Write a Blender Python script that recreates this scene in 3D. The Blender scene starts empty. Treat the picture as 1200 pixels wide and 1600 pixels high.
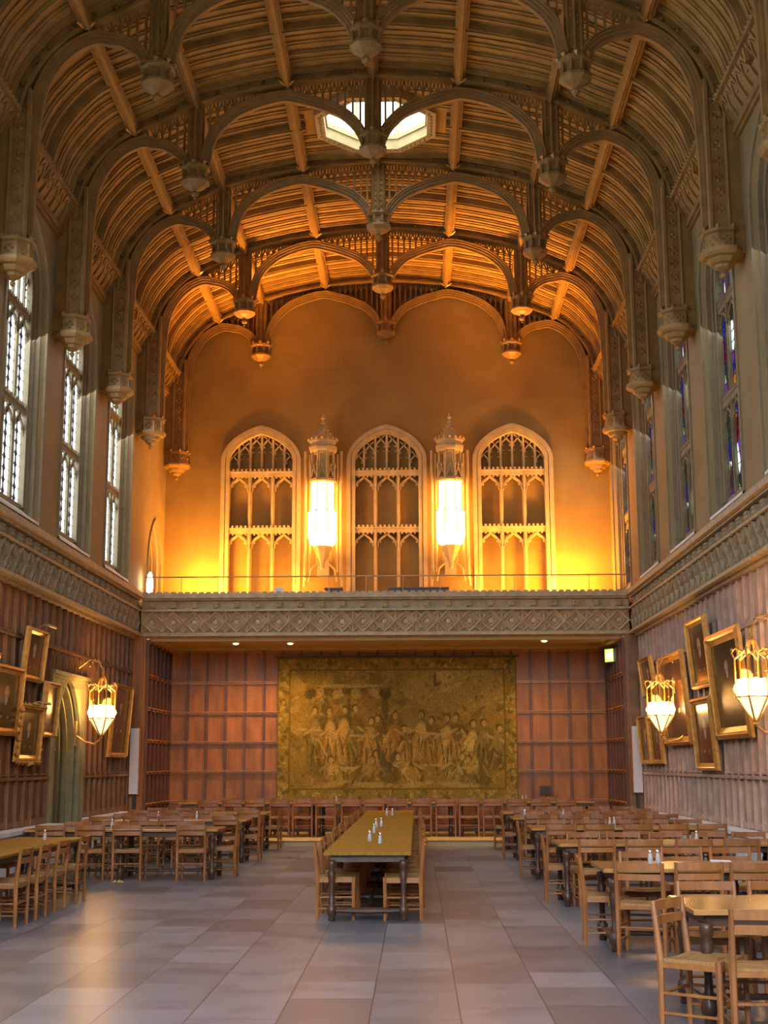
import bpy, math, random
import numpy as np
from mathutils import Matrix, Vector
from mathutils.geometry import tessellate_polygon
random.seed(7)
PI = math.pi
scene = bpy.context.scene
COL = scene.collection

# ------------------------------------------------------------------ camera
F_PX = 2122.68
PITCH, YAW, ROLL, CAM_X, CAM_H = .1833, .0228, -.0037, .6718, 1.67
_c, _s = math.cos, math.sin
FW = Vector((-_s(YAW) * _c(PITCH), _c(YAW) * _c(PITCH), _s(PITCH)))
RT = Vector((_c(YAW), _s(YAW), 0))
UPV = RT.cross(FW)
R2 = RT * _c(ROLL) + UPV * _s(ROLL)
U2 = -RT * _s(ROLL) + UPV * _c(ROLL)
cam_data = bpy.data.cameras.new('camera')
cam = bpy.data.objects.new('camera', cam_data)
COL.objects.link(cam)
m = Matrix.Identity(4)
for i in range(3):
    m[i][0], m[i][1], m[i][2] = R2[i], U2[i], -FW[i]
m[0][3], m[1][3], m[2][3] = CAM_X, 0, CAM_H
cam.matrix_world = m
cam_data.sensor_fit = 'VERTICAL'
cam_data.sensor_height = 36
cam_data.lens = F_PX * 36 / 1600
cam_data.clip_end = 200
scene.camera = cam

def project(x, y, z):
    X = Vector((x - CAM_X, y, z - CAM_H))
    w = X.dot(FW)
    if w < .1:
        return None
    return 600 + F_PX * X.dot(R2) / w, 800 - F_PX * X.dot(U2) / w

# ------------------------------------------------------------------ world, light levels, exposure
scene.view_settings.view_transform = 'Standard'
scene.view_settings.look = 'None'
scene.view_settings.gamma = 1
scene.view_settings.use_curve_mapping = False
scene.view_settings.exposure = 0.55
cy = scene.cycles
cy.use_denoising = True
cy.max_bounces = 6
cy.diffuse_bounces = 4
cy.glossy_bounces = 3
cy.transmission_bounces = 4
cy.transparent_max_bounces = 8
cy.caustics_reflective = False
cy.caustics_refractive = False
cy.sample_clamp_indirect = 4
world = bpy.data.worlds.new('sky')
scene.world = world
world.use_nodes = True
bg = world.node_tree.nodes['Background']
bg.inputs[0].default_value = (.86, .93, 1, 1)
bg.inputs[1].default_value = 3.2

DAY_L, DAY_R, END_FILL = 88, 42, 420          # daylight outside each left / right window, fill at the added end window (W)
DAY_COL = (.82, .88, 1.0)
WARM = (1.0, .38, .045)
WARM2 = (1.0, .54, .16)
SKYLIGHT = 260
WASH = 235
ROOFWASH = 150
SOFFIT = 330
SCONCE = 34
E_LANTERN = 12
E_SCONCE = 24

def light(kind, name, loc, power, color, size=.3, size_y=None, target=None, spot=None, blend=.5, spread=None):
    d = bpy.data.lights.new(name, kind)
    d.energy = power
    d.color = color
    if kind == 'AREA':
        d.size = size
        if spread: d.spread = spread
        if size_y:
            d.shape = 'RECTANGLE'; d.size_y = size_y
    else:
        d.shadow_soft_size = size
    if kind == 'SPOT':
        d.spot_size = spot; d.spot_blend = blend
    o = bpy.data.objects.new(name, d)
    COL.objects.link(o)
    o.location = loc
    if target is not None:
        o.rotation_euler = (Vector(target) - Vector(loc)).to_track_quat('-Z', 'Y').to_euler()
    return o

# ------------------------------------------------------------------ materials
def nt(name):
    m = bpy.data.materials.new(name); m.use_nodes = True
    t = m.node_tree
    return m, t, t.nodes['Principled BSDF']

def N(t, kind, **kw):
    n = t.nodes.new(kind)
    for k, v in kw.items():
        if k in n.inputs.keys() if isinstance(k, str) else False:
            n.inputs[k].default_value = v
        else:
            setattr(n, k, v)
    return n

def ramp(t, stops):
    r = t.nodes.new('ShaderNodeValToRGB')
    e = r.color_ramp.elements
    e[0].position, e[0].color = stops[0][0], (*stops[0][1], 1)
    e[1].position, e[1].color = stops[-1][0], (*stops[-1][1], 1)
    for p, c in stops[1:-1]:
        x = e.new(p); x.color = (*c, 1)
    return r

def simple(name, col, rough=.6, metal=0, var=.25, scale=6, stretch=(1, 1, 1), bump=0, rand=0, spec=None, detail=4):
    m, t, b = nt(name)
    tc = N(t, 'ShaderNodeTexCoord')
    mp = N(t, 'ShaderNodeMapping'); mp.inputs['Scale'].default_value = stretch
    t.links.new(tc.outputs['Object'], mp.inputs[0])
    nz = N(t, 'ShaderNodeTexNoise', Scale=scale, Detail=detail)
    t.links.new(mp.outputs[0], nz.inputs['Vector'])
    lo = tuple(c * (1 - var) for c in col); hi = tuple(min(1, c * (1 + var)) for c in col)
    r = ramp(t, [(.3, lo), (.7, hi)])
    t.links.new(nz.outputs['Fac'], r.inputs[0])
    out = r.outputs[0]
    if rand:
        oi = N(t, 'ShaderNodeObjectInfo')
        mr = N(t, 'ShaderNodeMapRange'); mr.inputs['To Min'].default_value = 1 - rand; mr.inputs['To Max'].default_value = 1 + rand
        t.links.new(oi.outputs['Random'], mr.inputs['Value'])
        hs = N(t, 'ShaderNodeHueSaturation')
        t.links.new(mr.outputs[0], hs.inputs['Value']); t.links.new(out, hs.inputs['Color'])
        out = hs.outputs[0]
    t.links.new(out, b.inputs['Base Color'])
    b.inputs['Roughness'].default_value = rough
    b.inputs['Metallic'].default_value = metal
    if spec is not None:
        b.inputs['Specular IOR Level'].default_value = spec
    if bump:
        bp = N(t, 'ShaderNodeBump', Strength=bump, Distance=.02)
        t.links.new(nz.outputs['Fac'], bp.inputs['Height']); t.links.new(bp.outputs[0], b.inputs['Normal'])
    return m

def emit(name, col, s):
    m, t, b = nt(name)
    b.inputs['Base Color'].default_value = (*col, 1)
    b.inputs['Emission Color'].default_value = (*col, 1)
    b.inputs['Emission Strength'].default_value = s
    return m

def block_stone(name, c1, c2, axis, bw=.9, rh=.36):
    """ashlar blocks: axis 'x' for walls in the x-z plane, 'y' for walls in the y-z plane"""
    m, t, b = nt(name)
    tc = N(t, 'ShaderNodeTexCoord'); sp = N(t, 'ShaderNodeSeparateXYZ'); cb = N(t, 'ShaderNodeCombineXYZ')
    t.links.new(tc.outputs['Object'], sp.inputs[0])
    t.links.new(sp.outputs['X' if axis == 'x' else 'Y'], cb.inputs['X']); t.links.new(sp.outputs['Z'], cb.inputs['Y'])
    br = N(t, 'ShaderNodeTexBrick')
    br.inputs['Scale'].default_value = 1; br.inputs['Brick Width'].default_value = bw; br.inputs['Row Height'].default_value = rh
    br.inputs['Mortar Size'].default_value = .006; br.inputs['Mortar Smooth'].default_value = .3
    br.inputs['Color1'].default_value = (*c1, 1); br.inputs['Color2'].default_value = (*c2, 1)
    br.inputs['Mortar'].default_value = (*[c * .86 for c in c1], 1)
    t.links.new(cb.outputs[0], br.inputs['Vector'])
    nz = N(t, 'ShaderNodeTexNoise', Scale=1.3, Detail=6)
    t.links.new(tc.outputs['Object'], nz.inputs['Vector'])
    r = ramp(t, [(.3, (.72, .70, .66)), (.7, (1, 1, 1))])
    t.links.new(nz.outputs['Fac'], r.inputs[0])
    mx = N(t, 'ShaderNodeMixRGB'); mx.blend_type = 'MULTIPLY'; mx.inputs[0].default_value = .8
    t.links.new(br.outputs['Color'], mx.inputs[1]); t.links.new(r.outputs[0], mx.inputs[2])
    t.links.new(mx.outputs[0], b.inputs['Base Color'])
    b.inputs['Roughness'].default_value = .85
    return m

def floor_mat():
    m, t, b = nt('limestone_flags')
    tc = N(t, 'ShaderNodeTexCoord'); sp = N(t, 'ShaderNodeSeparateXYZ'); cb = N(t, 'ShaderNodeCombineXYZ')
    t.links.new(tc.outputs['Object'], sp.inputs[0])
    t.links.new(sp.outputs['Y'], cb.inputs['X'])
    ad = N(t, 'ShaderNodeMath', operation='ADD'); ad.inputs[1].default_value = -.346 + .61 * 40
    t.links.new(sp.outputs['X'], ad.inputs[0]); t.links.new(ad.outputs[0], cb.inputs['Y'])
    br = N(t, 'ShaderNodeTexBrick')
    br.offset = .37; br.offset_frequency = 2; br.squash = .72; br.squash_frequency = 3
    for k, v in (('Scale', 1), ('Brick Width', 1.1), ('Row Height', .61), ('Mortar Size', .0055), ('Mortar Smooth', .2), ('Bias', 0)):
        br.inputs[k].default_value = v
    br.inputs['Color1'].default_value = (.235, .245, .275, 1); br.inputs['Color2'].default_value = (.11, .117, .135, 1)
    br.inputs['Mortar'].default_value = (.07, .06, .055, 1)
    t.links.new(cb.outputs[0], br.inputs['Vector'])
    nz = N(t, 'ShaderNodeTexNoise', Scale=2.2, Detail=7, Roughness=.6)
    t.links.new(tc.outputs['Object'], nz.inputs['Vector'])
    r = ramp(t, [(.25, (.66, .63, .62)), (.5, (.95, .93, .92)), (.75, (1.15, 1.08, 1.0))])
    t.links.new(nz.outputs['Fac'], r.inputs[0])
    mx = N(t, 'ShaderNodeMixRGB'); mx.blend_type = 'MULTIPLY'; mx.inputs[0].default_value = 1
    t.links.new(br.outputs['Color'], mx.inputs[1]); t.links.new(r.outputs[0], mx.inputs[2])
    t.links.new(mx.outputs[0], b.inputs['Base Color'])
    b.inputs['Roughness'].default_value = .3
    rr = N(t, 'ShaderNodeMapRange'); rr.inputs['To Min'].default_value = .22; rr.inputs['To Max'].default_value = .42
    t.links.new(nz.outputs['Fac'], rr.inputs['Value']); t.links.new(rr.outputs[0], b.inputs['Roughness'])
    bp = N(t, 'ShaderNodeBump', Strength=.25, Distance=.01); bp.invert = True
    t.links.new(br.outputs['Fac'], bp.inputs['Height']); t.links.new(bp.outputs[0], b.inputs['Normal'])
    return m

def glass(name, tint, stained=False):
    m = bpy.data.materials.new(name); m.use_nodes = True
    t = m.node_tree; t.nodes.clear()
    out = N(t, 'ShaderNodeOutputMaterial'); tr = N(t, 'ShaderNodeBsdfTransparent'); gl = N(t, 'ShaderNodeBsdfGlossy'); mx = N(t, 'ShaderNodeMixShader')
    gl.inputs['Roughness'].default_value = .15
    mx.inputs[0].default_value = .06
    tr.inputs[0].default_value = (*tint, 1)
    if stained:
        tc = N(t, 'ShaderNodeTexCoord'); vo = N(t, 'ShaderNodeTexVoronoi', Scale=3.4)
        mp = N(t, 'ShaderNodeMapping'); mp.inputs['Scale'].default_value = (1, 1.5, .8)
        t.links.new(tc.outputs['Object'], mp.inputs[0]); t.links.new(mp.outputs[0], vo.inputs['Vector'])
        sc = N(t, 'ShaderNodeSeparateColor'); t.links.new(vo.outputs['Color'], sc.inputs[0])
        r = ramp(t, [(.0, (.16, .02, .02)), (.14, (.04, .06, .26)), (.28, (.34, .38, .32)), (.44, (.36, .20, .04)), (.56, (.06, .10, .05)), (.66, (.55, .62, .62)), (.84, (.10, .07, .05)), (.93, (.20, .10, .30))])
        r.color_ramp.interpolation = 'CONSTANT'
        t.links.new(sc.outputs[0], r.inputs[0]); t.links.new(r.outputs[0], tr.inputs[0])
    t.links.new(tr.outputs[0], mx.inputs[1]); t.links.new(gl.outputs[0], mx.inputs[2]); t.links.new(mx.outputs[0], out.inputs[0])
    return m

def vcol(name, rough=.8, noise=.0, spec=.5, scale=40):
    m, t, b = nt(name)
    a = N(t, 'ShaderNodeVertexColor'); a.layer_name = 'paint'
    out = a.outputs[0]
    if noise:
        tc = N(t, 'ShaderNodeTexCoord'); nz = N(t, 'ShaderNodeTexNoise', Scale=scale, Detail=6, Roughness=.7)
        t.links.new(tc.outputs['Object'], nz.inputs['Vector'])
        r = ramp(t, [(.3, (1 - noise,) * 3), (.7, (1 + noise, 1 + noise, 1 + noise * .8))])
        t.links.new(nz.outputs['Fac'], r.inputs[0])
        mx = N(t, 'ShaderNodeMixRGB'); mx.blend_type = 'MULTIPLY'; mx.inputs[0].default_value = 1
        t.links.new(out, mx.inputs[1]); t.links.new(r.outputs[0], mx.inputs[2]); out = mx.outputs[0]
    t.links.new(out, b.inputs['Base Color'])
    b.inputs['Roughness'].default_value = rough
    b.inputs['Specular IOR Level'].default_value = spec
    return m

M = dict(
    stone=block_stone('ashlar_side', (.31, .225, .10), (.285, .205, .09), 'y'),
    gable=block_stone('ashlar_gable', (.35, .225, .055), (.32, .20, .048), 'x', 1.1, .42),
    carved=simple('carved_stone', (.50, .38, .17), .8, var=.15, scale=5),
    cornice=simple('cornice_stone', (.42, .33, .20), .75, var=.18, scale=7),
    winstone=simple('window_stone', (.25, .195, .105), .8, var=.15, scale=5),
    lattice=simple('lit_relief_stone', (.72, .57, .37), .75, var=.1, scale=6),  # gallery lattice bars lightened against their ground: lit relief put into the colour
    recessrib=simple('shaded_oak_muntin', (.13, .045, .014), .4, var=.2),  # recess ribs darkened: their thin shade lines painted into the wood
    recessrail=simple('highlit_oak_rail', (.40, .17, .035), .35, var=.15),  # recess rails lightened: highlights along them painted into the wood
    doorstone=simple('door_stone', (.27, .25, .13), .85, var=.2, scale=3),
    bench=simple('bench_stone', (.66, .70, .72), .6, var=.12, scale=3),
    plaster=simple('soffit_plaster', (.50, .36, .17), .8, var=.1, scale=2),
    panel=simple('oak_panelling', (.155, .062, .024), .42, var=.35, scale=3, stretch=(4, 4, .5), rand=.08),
    panelr=simple('daylit_oak_panelling', (.42, .30, .225), .55, var=.3, scale=3, stretch=(4, 4, .5)),  # right-hand oak made paler and greyer: daylight on it put into the colour
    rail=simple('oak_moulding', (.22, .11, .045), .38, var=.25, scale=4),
    railr=simple('daylit_oak_moulding', (.46, .33, .26), .45, var=.25, scale=4),  # right-hand mouldings with the same painted-in daylight tone
    recess=simple('honey_oak_panelling', (.31, .110, .016), .45, var=.32, scale=2.2, stretch=(3, 3, .6)),
    roof=simple('roof_oak', (.30, .180, .045), .62, var=.3, scale=3, stretch=(1, 1, 1)),
    board=simple('roof_boards', (.34, .200, .048), .65, var=.25, scale=2.4, stretch=(2, .35, 1)),
    rooflight=simple('carved_roof_oak', (.27, .160, .045), .55, var=.2, scale=5),
    gilt=simple('gilding', (.62, .36, .10), .38, metal=.75, var=.2, scale=12),
    giltdull=simple('dull_gilding', (.40, .22, .07), .45, metal=.5, var=.3, scale=9),
    chair=simple('chair_oak', (.29, .112, .030), .42, var=.2, scale=8, stretch=(2, 2, .6), rand=.14),
    rush=simple('rush_seat', (.34, .18, .058), .8, var=.3, scale=40, stretch=(1, 6, 1), bump=.3),
    top=simple('table_oak', (.40, .21, .07), .16, var=.2, scale=3, stretch=(1, 8, 1), rand=.05),
    topy=simple('long_table_oak', (.27, .145, .015), .5, spec=.12, var=.2, scale=3, stretch=(8, 1, 1), rand=.05),
    dark=simple('dark_turned_oak', (.062, .028, .014), .4, var=.3, scale=8),
    floor=floor_mat(),
    dais=simple('dais_boards', (.52, .36, .13), .5, var=.15, scale=2, stretch=(1, 6, 1)),
    glassd=glass('clear_leaded_glass', (.95, .98, 1)),
    stained=glass('stained_glass', (.5, .5, .5), True),
    lead=simple('lead_cames', (.03, .03, .035), .6, var=.1),
    iron=simple('black_iron', (.02, .018, .016), .5, var=.1),
    railing=simple('brass_rail', (.34, .24, .12), .4, metal=.6, var=.1),
    white=simple('white_panel', (.72, .72, .74), .7, var=.04),
    cabinet=simple('reddish_cabinet', (.25, .09, .035), .5, var=.2),
    tapestry=vcol('woven_tapestry', .95, .45, .1, 26),
    paint=vcol('oil_canvas', .22, .15, .5, 12),
    elantern=emit('lantern_glass', (1, .43, .10), E_LANTERN),
    esconce=emit('frosted_globes', (1, .54, .18), E_SCONCE),
    edown=emit('downlight_lens', (1, .70, .35), 14),
    eup=emit('uplight_tube', (1, .85, .6), 14),
    sglass=glass('sconce_glass', (.95, .85, .6)),
    exitg=emit('exit_green', (.35, .8, .08), 1.6),
    exitw=emit('exit_white', (.9, 1, .7), 2.5),
    clearg=None, salt=simple('salt_white', (.8, .8, .78), .5, var=.05),
    chrome=simple('steel_cap', (.7, .7, .7), .25, metal=1, var=.05),
    crumb=simple('dry_leaf', (.5, .36, .10), .8, var=.3, scale=30),
)
def cruet_glass():
    m, t, b = nt('cruet_glass')
    b.inputs['Base Color'].default_value = (.93, .95, .97, 1); b.inputs['Roughness'].default_value = .08
    b.inputs['Transmission Weight'].default_value = .55
    return m
M['clearg'] = cruet_glass()

# ------------------------------------------------------------------ mesh helper
class MB:
    def __init__(s): s.v = []; s.f = []
    def add(s, vs, fs):
        o = len(s.v); s.v += [tuple(p) for p in vs]; s.f += [tuple(i + o for i in f) for f in fs]
    def box(s, x0, y0, z0, x1, y1, z1):
        s.add([(x0, y0, z0), (x1, y0, z0), (x1, y1, z0), (x0, y1, z0), (x0, y0, z1), (x1, y0, z1), (x1, y1, z1), (x0, y1, z1)],
              [(0, 3, 2, 1), (4, 5, 6, 7), (0, 1, 5, 4), (1, 2, 6, 5), (2, 3, 7, 6), (3, 0, 4, 7)])
    def cbox(s, c, sx, sy, sz): s.box(c[0] - sx / 2, c[1] - sy / 2, c[2] - sz / 2, c[0] + sx / 2, c[1] + sy / 2, c[2] + sz / 2)
    def mbox(s, mp, u0, v0, w0, u1, v1, w1):
        """box in plane coordinates (u, v, w) through mapping mp"""
        P = [(u0, v0, w0), (u1, v0, w0), (u1, v1, w0), (u0, v1, w0), (u0, v0, w1), (u1, v0, w1), (u1, v1, w1), (u0, v1, w1)]
        s.add([mp(*p) for p in P], [(0, 3, 2, 1), (4, 5, 6, 7), (0, 1, 5, 4), (1, 2, 6, 5), (2, 3, 7, 6), (3, 0, 4, 7)])
    def ribbon(s, pts, w, d0, d1, mp, closed=False, off=0):
        """rectangular bar following a 2D path; w in-plane width, d0..d1 depth"""
        n = len(pts); sec = []
        for i, p in enumerate(pts):
            a = pts[i - 1] if (i > 0 or closed) else pts[i]
            b = pts[(i + 1) % n] if (i < n - 1 or closed) else pts[i]
            tx, ty = b[0] - a[0], b[1] - a[1]; l = math.hypot(tx, ty) or 1
            nx, ny = -ty / l, tx / l
            o1, o2 = off - w / 2, off + w / 2
            sec.append([mp(p[0] + nx * o1, p[1] + ny * o1, d0), mp(p[0] + nx * o2, p[1] + ny * o2, d0),
                        mp(p[0] + nx * o2, p[1] + ny * o2, d1), mp(p[0] + nx * o1, p[1] + ny * o1, d1)])
        vs = [q for c in sec for q in c]; fs = []
        for i in range(n if closed else n - 1):
            a, b = i * 4, ((i + 1) % n) * 4
            for k in range(4): fs.append((a + k, a + (k + 1) % 4, b + (k + 1) % 4, b + k))
        if not closed: fs += [(3, 2, 1, 0), tuple(range(len(vs) - 4, len(vs)))]
        s.add(vs, fs)
    def ridge(s, pts, w, d0, d1, mp):
        """bar of triangular section following a 2D path"""
        n = len(pts); vs = []
        for i, p in enumerate(pts):
            a = pts[max(i - 1, 0)]; b = pts[min(i + 1, n - 1)]
            tx, ty = b[0] - a[0], b[1] - a[1]; l = math.hypot(tx, ty) or 1; nx, ny = -ty / l * w / 2, tx / l * w / 2
            vs += [mp(p[0] - nx, p[1] - ny, d0), mp(p[0] + nx, p[1] + ny, d0), mp(p[0], p[1], d1)]
        fs = [(3 * i + k, 3 * i + (k + 1) % 3, 3 * i + 3 + (k + 1) % 3, 3 * i + 3 + k) for i in range(n - 1) for k in range(3)] + [(2, 1, 0), (3 * n - 3, 3 * n - 2, 3 * n - 1)]
        s.add(vs, fs)
    def tube(s, pts, r, n=6, cap=True):
        pts = [Vector(p) for p in pts]; R = r if isinstance(r, (list, tuple)) else [r] * len(pts)
        vs = []; fs = []; prev = None
        for i, p in enumerate(pts):
            t = (pts[min(i + 1, len(pts) - 1)] - pts[max(i - 1, 0)]).normalized()
            if prev is None:
                a = t.cross(Vector((0, 0, 1)) if abs(t.z) < .9 else Vector((1, 0, 0))).normalized()
            else:
                a = (prev - t * prev.dot(t)).normalized()
            prev = a; b = t.cross(a)
            for k in range(n):
                an = 2 * PI * k / n + PI / n
                vs.append(p + a * math.cos(an) * R[i] + b * math.sin(an) * R[i])
        for i in range(len(pts) - 1):
            for k in range(n): fs.append((i * n + k, i * n + (k + 1) % n, (i + 1) * n + (k + 1) % n, (i + 1) * n + k))
        if cap: fs += [tuple(range(n))[::-1], tuple(range((len(pts) - 1) * n, len(pts) * n))]
        s.add(vs, fs)
    def lathe(s, prof, c=(0, 0, 0), n=12, rot=0):
        vs = []; fs = []
        for r, z in prof:
            for k in range(n):
                an = 2 * PI * k / n + rot
                vs.append((c[0] + r * math.cos(an), c[1] + r * math.sin(an), c[2] + z))
        for i in range(len(prof) - 1):
            for k in range(n): fs.append((i * n + k, i * n + (k + 1) % n, (i + 1) * n + (k + 1) % n, (i + 1) * n + k))
        fs += [tuple(range(n))[::-1], tuple(range((len(prof) - 1) * n, len(prof) * n))]
        s.add(vs, fs)
    def oct(s, c, r, rz=None):
        rz = rz or r
        x, y, z = c
        s.add([(x + r, y, z), (x, y + r, z), (x - r, y, z), (x, y - r, z), (x, y, z + rz), (x, y, z - rz)],
              [(0, 1, 4), (1, 2, 4), (2, 3, 4), (3, 0, 4), (1, 0, 5), (2, 1, 5), (3, 2, 5), (0, 3, 5)])
    def poly(s, outer, holes, mp, w0=0, w1=None):
        """flat polygon with holes in plane (u,v); second layer at w1 and side walls when w1 is given"""
        loops = [outer] + holes
        tri = tessellate_polygon([[Vector((p[0], p[1], 0)) for p in l] for l in loops])
        flat = [p for l in loops for p in l]
        s.add([mp(p[0], p[1], w0) for p in flat], [tuple(t) for t in tri])
        if w1 is not None:
            s.add([mp(p[0], p[1], w1) for p in flat], [tuple(reversed(t)) for t in tri])
            for l in loops:
                n = len(l)
                s.add([mp(p[0], p[1], w0) for p in l] + [mp(p[0], p[1], w1) for p in l],
                      [(i, (i + 1) % n, n + (i + 1) % n, n + i) for i in range(n)])
    def loft(s, la, lb, mpa, wa, wb):
        """open strip between two equal-length 2D outlines at two depths"""
        n = len(la)
        s.add([mpa(p[0], p[1], wa) for p in la] + [mpa(p[0], p[1], wb) for p in lb],
              [(i, i + 1, n + i + 1, n + i) for i in range(n - 1)])
    def xf(s, mat):
        s.v = [tuple(mat @ Vector(p)) for p in s.v]; return s
    def mesh(s, name, mat, smooth=False, recalc=True):
        me = bpy.data.meshes.new(name); me.from_pydata(s.v, [], s.f); me.materials.append(mat)
        if recalc:
            import bmesh
            b = bmesh.new(); b.from_mesh(me); bmesh.ops.recalc_face_normals(b, faces=b.faces); b.to_mesh(me); b.free()
        if smooth: me.polygons.foreach_set('use_smooth', [True] * len(me.polygons))
        me.update(); return me
    def build(s, name, mat, parent=None, loc=None, smooth=False, recalc=True):
        o = bpy.data.objects.new(name, s.mesh(name, mat, smooth, recalc)); COL.objects.link(o)
        if parent is not None: o.parent = parent
        if loc is not None: o.location = loc
        return o

def thing(name, label, cat, loc=(0, 0, 0), rz=0, group=None):
    o = bpy.data.objects.new(name, None); COL.objects.link(o); o.empty_display_size = .1
    o.location = loc; o.rotation_euler = (0, 0, rz)
    return tag(o, label, cat, group)
def tag(o, label, cat, group=None, kind=None):
    o['label'] = label; o['category'] = cat
    if group: o['group'] = group
    if kind: o['kind'] = kind
    return o
def struct(o):
    o['kind'] = 'structure'; return o
def dup(root, loc, rz, label, group=None):
    r = root.copy(); COL.objects.link(r); r.location = loc; r.rotation_euler = (0, 0, rz); r['label'] = label
    if group: r['group'] = group
    for ch in list(root.children):
        c = ch.copy(); COL.objects.link(c); c.parent = r
        for g in list(ch.children):
            d = g.copy(); COL.objects.link(d); d.parent = c
    return r
def ordn(i):
    return ['first', 'second', 'third', 'fourth', 'fifth', 'sixth', 'seventh', 'eighth', 'ninth', 'tenth', 'eleventh', 'twelfth', 'thirteenth', 'fourteenth',
            'fifteenth', 'sixteenth', 'seventeenth', 'eighteenth', 'nineteenth', 'twentieth', 'twenty-first', 'twenty-second', 'twenty-third', 'twenty-fourth'][i]

def catmull(pts, n=6):
    out = []
    P = [pts[0]] + list(pts) + [pts[-1]]
    for i in range(1, len(P) - 2):
        for k in range(n):
            t = k / n
            out.append(tuple(.5 * (2 * P[i][j] + (P[i + 1][j] - P[i - 1][j]) * t + (2 * P[i - 1][j] - 5 * P[i][j] + 4 * P[i + 1][j] - P[i + 2][j]) * t * t
                                   + (-P[i - 1][j] + 3 * P[i][j] - 3 * P[i + 1][j] + P[i + 2][j]) * t ** 3) for j in range(len(pts[0]))))
    out.append(tuple(pts[-1])); return out
def arch4(cx, hw, z0, zs, za, n=10):
    """outline of an opening with a four-centred head, left foot to right foot"""
    pts = [(cx - hw, z0)]
    for i in range(2 * n + 1):
        x = -math.cos(PI * i / (2 * n)); f = .74 * math.sqrt(max(0, 1 - x * x)) + .26 * (1 - abs(x))
        pts.append((cx + hw * x, zs + (za - zs) * f))
    pts.append((cx + hw, z0)); return pts
def arch4z(x, cx, hw, zs, za):
    t = min(1, abs(x - cx) / hw); return zs + (za - zs) * (.74 * math.sqrt(1 - t * t) + .26 * (1 - t))
def arch2(cx, hw, z0, zs, R=1.5, n=8):
    """two-centred pointed arch; R is the radius in units of the half width"""
    r = R * hw; c = r - hw; L = []
    for i in range(n + 1):
        ang = PI - (i / n) * math.acos(c / r)
        L.append((cx + c + r * math.cos(ang), zs + r * math.sin(ang)))
    right = [(2 * cx - p[0], p[1]) for p in reversed(L[:-1])]
    return [(cx - hw, z0)] + L + right + [(cx + hw, z0)]
# ================================================================== the setting
YW, YG, BAY = 32.5, 29.56, 3.464          # gable wall, gallery front, bay length
YB = -6.0                                 # wall behind the camera
TY = [YW - BAY * k for k in range(0, 12)] # truss positions
XW = 5.42                                 # face of the upper stone walls
XP = 5.50                                 # face of the panelling

b = MB(); b.box(-6.6, YB, -.2, 6.6, YW + .4, 0); struct(b.build('floor', M['floor']))

# dais under the gallery, with a nosing
d = MB(); d.box(-5.48, 28.75, .001, 5.48, YW - .02, .12)
dn = d.build('dais', M['dais']); tag(dn, 'low honey-coloured wooden dais below the gallery under the high table', 'dais')
nb = MB(); nb.tube([(-5.46, 28.735, .105), (5.46, 28.735, .105)], .014, 6); nb.build('nosing', M['rail'], dn)

# ---- gable wall with three blind windows
def gm(y): return lambda u, v, w: (u, y - w, v)          # plane coords for walls facing the camera
BX = (-3.08, 0.0, 3.08)
holes = [arch4(x, .86, 5.1, 9.0, 9.76) for x in BX]
g = MB(); g.poly([(-5.6, 4.3), (5.6, 4.3), (5.6, 14.2), (-5.6, 14.2)], holes, gm(YW), 0, -.02)
for h in holes: g.loft(h, h, gm(YW), 0, -.26)
g.box(-5.6, YW + .26, 5.0, 5.6, YW + .4, 14.2)
struct(g.build('wall_back', M['gable']))

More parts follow.
